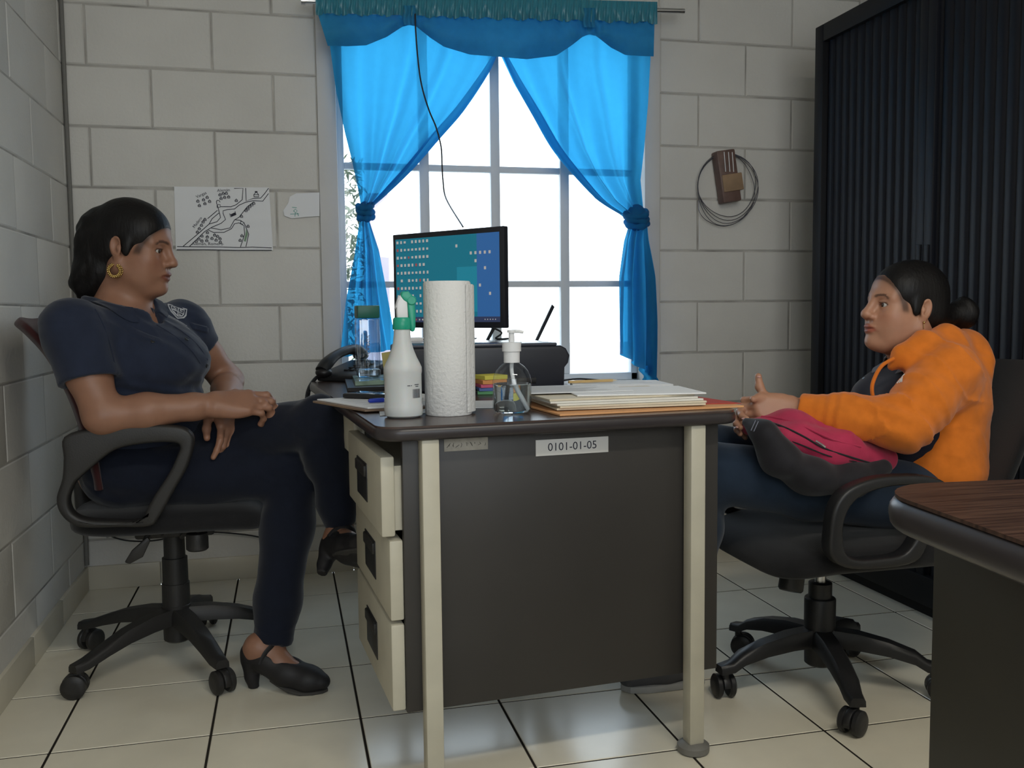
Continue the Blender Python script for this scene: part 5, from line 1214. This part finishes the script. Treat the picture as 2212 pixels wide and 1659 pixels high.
# shirt
S1 = Solid(); fb_, lb_ = fC[:, 0], fC[:, 1]
S1.cone(SR, SR*.42+ER*.58, .069, .071, .03); S1.cone(SLf, SLf*.62+EL*.38, .063, .060, .03)
aR = (ER-SR)/np.linalg.norm(ER-SR); aL = (EL-SLf)/np.linalg.norm(EL-SLf)
S1.cut(SR*.40+ER*.60, aR+np.array([-.15, 0, .1]), .095, .12); S1.cut(SLf*.60+EL*.40, aL, .085, .10)
S1.cone(SR*.52+ER*.48, SR*.2+ER*.8, .0575, .0565, .003, 's'); S1.cone(SLf*.68+EL*.32, SLf*.3+EL*.7, .054, .053, .003, 's')
S1.ell(CH+.005*fb_, (.112, .160, .172), fC, .03); S1.ell(WA, (.118, .150, .15), frame(-22, 8), .05); S1.ell(PE+np.array([-.015, 0, .045]), (.122, .172, .10), frame(-10, 0), .05)
S1.ell(CH+fb_*.098+np.array([0, 0, -.020]), (.078, .128, .080), fC, .06)
S1.ell(WA+np.array([.055, -.01, .0]), (.11, .125, .11), frame(-22, 8), .05)
S1.chain([SR, NB-np.array([0, 0, .058]), SLf], [.064, .066, .064], .05)
vn = NB+fb_*.115-np.array([0, 0, .055]); S1.cone(nk, NB-np.array([0, 0, .0]), .062, .060, .006, 's'); S1.chain([NB+np.array([0, 0, .05]), NB+fb_*.05, vn], [.058, .050, .018], .01, 's')
tl_ = A3(W(212, 1030, -.90)); S1.cone(PE+np.array([-.06, -.09, .02]), tl_, .05, .022, .03, sq=((.3, .9, 0), .4)); S1.cut(A3(W(205, 1054, -.92)), (.0, 0, -1), .12, .1)
def sdisp(P):
    d = waves(P, 21, 42, .0150, 6, (.6, .2, .7))+waves(P, 5, 95, .0040, 5)
    wz = np.exp(-((P[:, 2]-WA[2]-.03)/.05)**2); d = d*(.55+.9*wz)*np.clip((np.linalg.norm(P-ER, axis=1)-.13)/.10, .08, 1)*np.clip((np.linalg.norm(P-EL, axis=1)-.12)/.10, .08, 1)
    d = d+creases(P, (22, 8, 38), (13, 9, -6), .0060)*(.25+.75*wz+.8*np.exp(-(np.linalg.norm(P-(SR*.45+CH*.55), axis=1)/.09)**2))*np.clip((np.linalg.norm(P-ER, axis=1)-.13)/.08, 0, 1)
    d = d+.0045*wz*np.sin((P[:, 2]+.25*P[:, 0])*190)
    return d
so, SV, SF = solid_obj('shirt', S1, .0045, M['navy'], w1, disp=sdisp, it=1); tr1 = bvh(SV, SF)
# collar, pocket flaps, placket, buttons, emblem
def collar(parent, m, nb, f, l, r0, drop, tilt, open_a, tip, tree):
    u0 = np.cross(f, l)
    def fn(side):
        def g(u, v):
            a = (open_a+(2*PI-2*open_a)*u)      # from front right round the back to front left
            ca, sa = math.cos(a), math.sin(a); fr = max(0, ca)
            r = r0+(.018+drop*.55)*v+side*.003; h = .036-.018*fr-(drop+tip*fr**3)*v-(.012*(1-v))*fr*0
            if v < .25: h = .036-.018*fr-(drop+tip*fr**3)*.25*(v/.25)*.2+.004*math.sin(v*4*PI)
            q = Vector(nb+f*(r*ca*1.08+.010*fr)+l*(r*sa*.98)+u0*(h+tilt*(-ca)))
            if v > .3:
                ht = tree.ray_cast(q+Vector((0, 0, .12)), Vector((0, 0, -1)), .3)
                if ht[0]: q.z = max(q.z, ht[0].z+.003+.003*side)
            return q
        return g
    s = MB(); s.grid(fn(0), 48, 10); n0 = 480; s.grid(fn(1), 48, 10)
    s.f = s.f[:len(s.f)//2]+[tuple(reversed(q)) for q in s.f[len(s.f)//2:]]
    for i in range(47): s.f.append((9*48+i, 9*48+i+1, n0+9*48+i+1, n0+9*48+i)); s.f.append((i+1, i, n0+i, n0+i+1))
    for i in range(9): s.f.append((i*48, (i+1)*48, n0+(i+1)*48, n0+i*48)); s.f.append(((i+1)*48+47, i*48+47, n0+i*48+47, n0+(i+1)*48+47))
    s.mi = [0]*len(s.f); return s.build('collar', m, parent, angle=70)
collar(so, M['navy'], NB-np.array([0, 0, .004]), frame(-36, 0)[:, 0], frame(-36, 0)[:, 1], .066, .050, .010, .46, .042, tr1)
for pc_ in ([(272, 706), (352, 732), (348, 745), (275, 724)], [(408, 695), (452, 706), (452, 722), (412, 712)]): cloth_patch(tr1, pc_, .0045).build('pocket_flap', M['navy'], so)
for px, py in ((403, 733), (446, 790), (330, 738)): 
    o_, n_, r_u, u_u = patch_frame(tr1, px, py); MB().lathe([(.0052, 0), (.0055, .0012), (.0042, .0022), (.0036, .0016), (0, .0016)], o_+n_*.0008, n_, seg=16).build('button', M['black_plastic'], so)
def seam(tree, pts, w, m_, parent, name='seam'):
    s = MB(); P_ = []
    for x, y in pts:
        h = tree.ray_cast(CAM_POS, sight(x, y).normalized())
        if h[0]: P_.append(h[0]+h[1]*.0006)
    if len(P_) > 2: s.tube(P_, w, 6, smooth=3); s.build(name, m_, parent)
seam(tr1, [(338, 702), (365, 718), (392, 738), (415, 760), (432, 785), (444, 812), (450, 835)], .0011, M['navy'], so, 'placket_seam')
seam(tr1, [(352, 694), (380, 708), (408, 728), (432, 752), (448, 778), (458, 806)], .0011, M['navy'], so, 'placket_seam')
seam(tr1, [(205, 668), (222, 700), (236, 740), (246, 780), (252, 812)], .0014, M['navy'], so, 'armhole_seam')
M['thread'] = mat('white_thread', (.42, .43, .45), rough=.8)
s = MB(); sh = [(-1, 1), (1, 1), (1, .1), (.75, -.45), (0, -1.05), (-.75, -.45), (-1, .1), (-1, 1)]; sh2 = [(x*.72, y*.72+.02) for x, y in sh]
decal(s, tr1, 383, 675, [sh], .0235, -.52, .0018, .0042); decal(s, tr1, 383, 675, [sh2, [(-.7, .1), (.7, .1)], [(0, .72), (0, -.7)], [(-.55, .5), (-.2, .35)], [(.2, .5), (.55, .3), (.2, .3)], [(-.5, -.1), (-.2, -.4)], [(.2, -.1), (.45, -.25), (.15, -.35)], [(-.6, .2), (-.15, .2)], [(.2, .6), (.6, .6)], [(-.45, -.3), (-.1, -.55)]], .0235, -.52, .0020, .0030)
rr = random.Random(6)
for py, k, wd in ((-1.50, 16, 1.3), (-2.05, 18, 1.5)):
    ln = [[(-wd+2*wd*i/k+rr.uniform(-.04, .04), py+rr.uniform(-.12, -.05)), (-wd+2*wd*i/k+.06, py+rr.uniform(.08, .16)), (-wd+2*wd*i/k+.12, py-.1)] for i in range(k)]
    decal(s, tr1, 383, 675, ln, .0235, -.52, .0018, .0014)
s.build('shirt_emblem', M['thread'], so)['label'] = 'white embroidered shield emblem'

# ================================================================== woman on the right
w2 = thing('person', 'woman in orange hoodie with black bun seated in the right chair, hands clasped', 'person', (1.80, -1.38, 0))
HS2 = .905; HR2 = frame(176, 7, 0); ear = A3(W(2002, 668, -1.452)); HC2 = ear-HR2@(np.array([-.010, .080, .002])*HS2)
NB2 = A3(W(1985, 768, -1.385)); CH2 = A3(W(2002, 880, -1.385)); WA2 = A3(W(1996, 960, -1.385)); PE2 = A3(W(1985, 1048, -1.385))
SL2, EL2, WL2 = A3(W(2046, 808, -1.515)), A3(W(1950, 918, -1.565)), A3(W(1708, 882, -1.41))
SR2, ER2, WR2 = A3(W(1975, 800, -1.245)), A3(W(1868, 908, -1.20)), A3(W(1668, 890, -1.335))
HL2, KL2, AL2 = A3(W(1965, 1072, -1.465)), A3(W(1520, 1018, -1.40)), np.array([1.37, -1.285, .10])
HRt, KR2, AR2 = A3(W(1965, 1055, -1.30)), A3(W(1500, 960, -1.24)), np.array([1.385, -1.10, .10])
B2 = Solid(); P2 = head(B2, HC2, HR2, HS2, 1.18, 1.1)
nk2 = P2(-.030, 0, -.045); B2.cone(nk2, NB2, .050, .052, .03); B2.cone(P2(.02, 0, -.075), NB2+.02*HR2[:, 0], .038, .044, .03)
f2_ = frame(180, 16)
B2.ell(CH2, (.092, .135, .150), f2_, .03); B2.chain([SL2, NB2-np.array([0, 0, .03]), SR2], [.048, .052, .048], .04); B2.ell(PE2, (.11, .15, .11), frame(180, 0), .04); B2.ell(WA2, (.09, .12, .12), frame(180, 8), .04)
B2.chain([SL2, EL2], [.046, .038], .02); B2.chain([EL2, EL2*.4+WL2*.6, WL2], [.037, .033, .0235], .02); B2.chain([SR2, ER2], [.046, .038], .02); B2.chain([ER2, ER2*.4+WR2*.6, WR2], [.037, .033, .0235], .02)
tipsL = hand(B2, WL2, (-1, .22, -.02), (-.12, -.96, .25), False, .93, [(52, 62, 30), (48, 62, 30), (44, 58, 30), (40, 50, 28)], [(.97, .12, -.05), (.35, .80, .0), (.05, .95, .05)], .05, 1., .024)
tipsR = hand(B2, WR2, (-1, -.16, -.10), (-.1, .93, .35), True, .93, [(25, 40, 25), (22, 36, 22), (22, 34, 20), (26, 32, 20)], [(.6, .8, -.3), (.9, .3, -.3), (1, .1, -.2)], .05, 1., .024)
B2.chain([HL2, KL2], [.070, .048], .03); B2.chain([KL2, KL2*.7+AL2*.3, AL2], [.046, .044, .028], .03); B2.chain([HRt, KR2], [.070, .048], .03); B2.chain([KR2, KR2*.7+AR2*.3, AR2], [.046, .044, .028], .03)
for a in (AL2, AR2): B2.chain([a, a+np.array([-.05, 0, -.05]), a+np.array([-.13, 0, -.07])], [.030, .026, .020], .02); B2.cone(a, a+np.array([.02, 0, -.065]), .028, .024, .02)
solid_obj('body', B2, .0027, M['skin2'], w2, it=1, tint=lambda V: face_tint(V, HC2, HR2, HS2, (.78, .36, .34), (.10, .085, .08), ((.140, 0, -.030), (.105, .13, .112))))
eyes(w2, P2, HR2, HS2, -.10)
s = MB()
H2 = Solid(); E2 = lambda q, r, k=.012, op='u', Rl=None: H2.ell(P2(*q), np.array(r)*HS2, HR2 if Rl is None else HR2@Rl, k, op)
E2((-.014, 0, .046), (.101, .080, .092), .02); E2((.030, 0, .049), (.058, .067, .057), .03); E2((-.050, 0, -.008), (.058, .070, .062), .03)
E2((.140, 0, -.030), (.105, .13, .112), .008, 's'); E2((.035, 0, -.115), (.075, .12, .075), .012, 's')
for sd in (-1, 1): E2((-.008, .090*sd, -.006), (.022, .026, .036), .006, 's')
for sd in (-1, 1): E2((.014, .0735*sd, .006), (.014, .0070, .026), .008)
bn = A3(W(2080, 677, -1.375)); H2.ell(bn, (.030, .042, .042), None, .012); H2.cone(P2(-.095, 0, -.01), bn, .030, .024, .02)
solid_obj('hair', H2, .0034, M['hair'], w2, disp=lambda P: waves(P, 13, 150, .0028, 6)*np.clip((P[:, 0]-bn[0]+.05)/.03, .12, 1), it=1)
ec = Vector(P2(-.005, .0830, -.034)); s = MB(); s.ball(ec, .0030, 10, 8); s.tube([ec, ec+Vector((-.001, -.001, -.008)), ec+Vector((0, 0, -.015))], .0010, 6); s.build('drop_earring', M['gold'], w2)['label'] = 'small gold drop earring'
for (p, d, n) in [tipsR[0], tipsR[1], tipsL[4]]:
    MB().ball(Vector(p-d*.003+n/np.linalg.norm(n)*.0062), (.0055, .0045, .003), 10, 6).build('fingernail', M['nail'], w2)
rg = A3(W(1637, 886, -1.46))
J2 = Solid(); J2.ell(PE2, (.122, .162, .118), frame(180, 0), .04)
J2.chain([HL2, (HL2+KL2)/2, KL2], [.088, .082, .070], .03); J2.chain([KL2, KL2*.7+AL2*.3, AL2], [.057, .055, .042], .03); J2.chain([HRt, (HRt+KR2)/2, KR2], [.084, .074, .060], .03); J2.chain([KR2, KR2*.7+AR2*.3, AR2], [.057, .055, .042], .03)
for a, k_ in ((AL2, KL2), (AR2, KR2)): J2.cut(a, a-k_, .06, .1)
solid_obj('jeans', J2, .0055, M['denim2'], w2, disp=lambda P: waves(P, 18, 60, .003, 5)*.6, it=1)
for a in (AL2, AR2):
    S = Solid(); S.chain([a+np.array([.012, 0, -.05]), a+np.array([-.06, 0, -.058]), a+np.array([-.145, 0, -.068])], [.036, .036, .029], .02); S.cut(a+np.array([0, 0, -.085]), (0, 0, -1), .3, .08); S.cone(a+np.array([0, 0, .06]), a+np.array([0, 0, -.03]), .033, .032, .004, 's')
    so_, _, _ = solid_obj('sneaker', S, .0045, mat('grey_sneaker', (.06, .06, .065), rough=.7), w2)
    ol = [(.045, .020), (.03, .032), (-.04, .036), (-.11, .036), (-.155, .026), (-.172, 0)]; ol = ol+[(x, -y) for x, y in reversed(ol[:-1])]
    MB().prism([Vector(a)+Vector((x, y, -.0995)) for x, y in ol], (0, 0, .018), .004).build('rubber_sole', mat('pale_sole', (.30, .30, .29), rough=.8), so_)
# inner navy shirt with grey collar
I2 = Solid(); I2.ell(CH2+f2_[:, 0]*.026, (.108, .130, .165), f2_, .03); I2.ell(WA2+f2_[:, 0]*.050, (.112, .128, .12), frame(180, 8), .05)
for sd in (-1, 1): I2.ell(CH2+f2_[:, 0]*.112+f2_[:, 1]*(.058*sd)+np.array([0, 0, -.012]), (.058, .066, .066), f2_, .05)
I2.cone(nk2, NB2, .056, .053, .006, 's'); I2.cone(NB2+np.array([0, 0, .03]), NB2+f2_[:, 0]*.09-np.array([0, 0, .02]), .048, .020, .01, 's')
io, IV, IF = solid_obj('inner_shirt', I2, .005, cloth('black_shirt', (.012, .012, .020), rough=.85), w2, disp=lambda P: waves(P, 31, 55, .003, 5)); tr2 = bvh(IV, IF)
M['grey_cloth'] = cloth('grey_collar', (.16, .16, .18), rough=.85)
collar(io, M['grey_cloth'], NB2-np.array([0, 0, .020]), frame(180, 0)[:, 0], frame(180, 0)[:, 1], .060, .030, .008, .50, .030, tr2)
for px, py in ((1866, 817), (1844, 859)):
    o_, n_, r_u, u_u = patch_frame(tr2, px, py) if tr2.ray_cast(CAM_POS, sight(px, py).normalized())[0] else (None,)*4
    if o_: MB().lathe([(.0035, 0), (.0038, .0012), (0, .002)], o_, n_, seg=12).build('snap_button', M['chrome'], io)
# hoodie
O2 = Solid(); O2.ell(CH2+np.array([.006, 0, 0]), (.122, .158, .172), f2_, .03); O2.ell(WA2+np.array([.004, 0, -.0]), (.122, .150, .14), frame(180, 8), .05); O2.ell(PE2+np.array([.010, 0, .04]), (.128, .172, .095), frame(180, 0), .05)
O2.chain([SL2, NB2-np.array([0, 0, .045]), SR2], [.068, .068, .068], .05)
for a, b_, c_ in ((SL2, EL2, WL2), (SR2, ER2, WR2)): O2.chain([a, (a+b_)/2, b_], [.066, .064, .058], .03); O2.chain([b_, b_*.5+c_*.5, b_*.12+c_*.88], [.056, .048, .036], .03)
for b_, c_ in ((EL2, WL2), (ER2, WR2)):
    e_ = b_*.08+c_*.92; dd = (c_-b_)/np.linalg.norm(c_-b_); O2.cone(e_-dd*.055, e_-dd*.002, .040, .038, .01); O2.cut(e_, dd, .06, .06); O2.cone(e_-dd*.02, e_+dd*.06, .029, .029, .003, 's')
# open front, wide at the chest
for sd in (-1, 1): pass
cw = CH2+f2_[:, 0]*.14; O2.chain([NB2+f2_[:, 0]*.05+np.array([0, .004, .01]), CH2+f2_[:, 0]*.165+np.array([0, .034, .02]), WA2+f2_[:, 0]*.175+np.array([0, .020, -.02])], [.060, .092, .060], .02, 's')
O2.cone(nk2, NB2, .064, .064, .01, 's')
# hood lying on the back and shoulders
hd = [A3(W(1925, 790, -1.455)), A3(W(1950, 764, -1.47)), A3(W(1995, 742, -1.475)), A3(W(2045, 735, -1.45)), A3(W(2085, 748, -1.385)), A3(W(2055, 742, -1.31)), A3(W(1990, 750, -1.30)), A3(W(1925, 790, -1.335))]
O2.chain(hd, [.010, .017, .024, .031, .036, .031, .022, .010], .035); O2.ell(A3(W(2086, 795, -1.385)), (.038, .085, .075), frame(180, 20), .03)
O2.cone(A3(W(2050, 725, -1.385)), A3(W(2078, 765, -1.385)), .022, .028, .02, 's')
def odisp(P):
    e = np.exp(-(np.linalg.norm(P-EL2, axis=1)/.11)**2); wv = waves(P, 41, 45, .0120, 6, (.2, .2, .9)); s_ = np.exp(-(np.linalg.norm(P-SL2, axis=1)/.12)**2)
    cf = np.exp(-(np.linalg.norm(P-(EL2*.25+WL2*.75), axis=1)/.07)**2); d_ = (WL2-EL2)/np.linalg.norm(WL2-EL2)
    cu = np.clip((np.linalg.norm(P-WL2, axis=1)-.05)/.05, .05, 1)*np.clip((np.linalg.norm(P-WR2, axis=1)-.05)/.05, .05, 1)
    return cu*creases(P, (30, 14, 26), (11, 8, -9), .0075)*(.15+.9*e+.8*s_)+cu*wv*(.35+.8*e+.6*s_)+.0032*e*np.sin(P@np.array([90, 30, 120.]))+.0030*cf*cu*np.sin((P@d_)*260)+waves(P, 9, 130, .001, 4)
oo, OV, OF = solid_obj('hoodie', O2, .0045, M['orange'], w2, disp=odisp, it=1); tr3 = bvh(OV, OF)
s = MB(); M['white_print'] = mat('white_print', (.75, .72, .68), rough=.7)
decal(s, tr3, 1948, 818, [[(-.6, -1), (-.1, 1)], [(-.1, 1), (.25, -.9)], [(.1, .1), (.9, -.75)], [(-.35, -.3), (.2, .1)]], .013, .0, .0014, .0042); s.build('chest_logo', M['white_print'], oo)
s = MB()
for pts in ([(1936, 772), (1905, 790), (1887, 822), (1884, 848), (1893, 875)],):
    P_ = [W(x, y, -1.47) for x, y in pts]; s.tube(P_, .0045, 8, smooth=5)
s.build('drawstring', M['orange'], oo)
# ---- backpack on her lap
bgp = thing('backpack', 'pink and black backpack lying on the lap of the woman in the orange hoodie', 'backpack', W(1760, 960, -1.46))
M['pink'] = cloth('pink_nylon', (.40, .028, .075), rough=.7, scale=700, bump=.25); M['black_nylon'] = cloth('black_nylon', (.016, .015, .018), rough=.7, scale=700, bump=.3)
Q = lambda x, y, Y: A3(W(x, y, Y))
G1 = Solid(); G1.chain([Q(1628, 925, -1.42), Q(1700, 928, -1.43), Q(1790, 955, -1.45), Q(1890, 990, -1.46)], [.022, .042, .046, .036], .03, sq=((0, 1, 0), 1.9))
G1.chain([Q(1700, 945, -1.50), Q(1790, 975, -1.52), Q(1885, 1002, -1.52)], [.026, .032, .024], .03)
go, GV, GF = solid_obj('body', G1, .0045, M['pink'], bgp, disp=lambda P: waves(P, 51, 50, .006, 6, (.3, .2, .9))+waves(P, 52, 110, .0014, 4)); tr4 = bvh(GV, GF)
G2 = Solid(); G2.chain([Q(1612, 912, -1.47), Q(1648, 935, -1.51), Q(1685, 990, -1.53), Q(1745, 1028, -1.54), Q(1830, 1036, -1.54), Q(1905, 1010, -1.54)], [.008, .024, .036, .038, .036, .020], .03, sq=((0, 1, 0), 1.3))
solid_obj('back_panel', G2, .005, M['black_nylon'], bgp, disp=lambda P: waves(P, 61, 45, .004, 5))
def zipline(pts, w, m_, name, lift=.0015):
    s = MB(); P_ = []
    for x, y in pts:
        h = tr4.ray_cast(CAM_POS, sight(x, y).normalized())
        if h[0]: P_.append(h[0]+(CAM_POS-h[0]).normalized()*lift)
    if len(P_) > 1: s.tube(P_, w, 6, smooth=3); s.build(name, m_, bgp)
zipline([(1665, 912), (1700, 925), (1740, 945), (1780, 968), (1830, 985), (1880, 1000)], .0022, M['black_nylon'], 'zip', .001); zipline([(1690, 945), (1740, 965), (1790, 985), (1850, 998)], .0018, M['black_nylon'], 'zip', .001)
zipline([(1762, 952), (1775, 960), (1783, 966)], .0022, M['chrome'], 'zip_pull'); zipline([(1645, 900), (1690, 905), (1745, 925), (1800, 950), (1860, 965)], .0028, M['pink'], 'piping', .0015)
b_ = [W(x, y, -1.545) for x, y in ((1632, 908), (1638, 910), (1628, 932), (1622, 930))]
MB().tube(b_, .0012, 6, closed=True).build('strap_buckle', M['wire'], bgp)
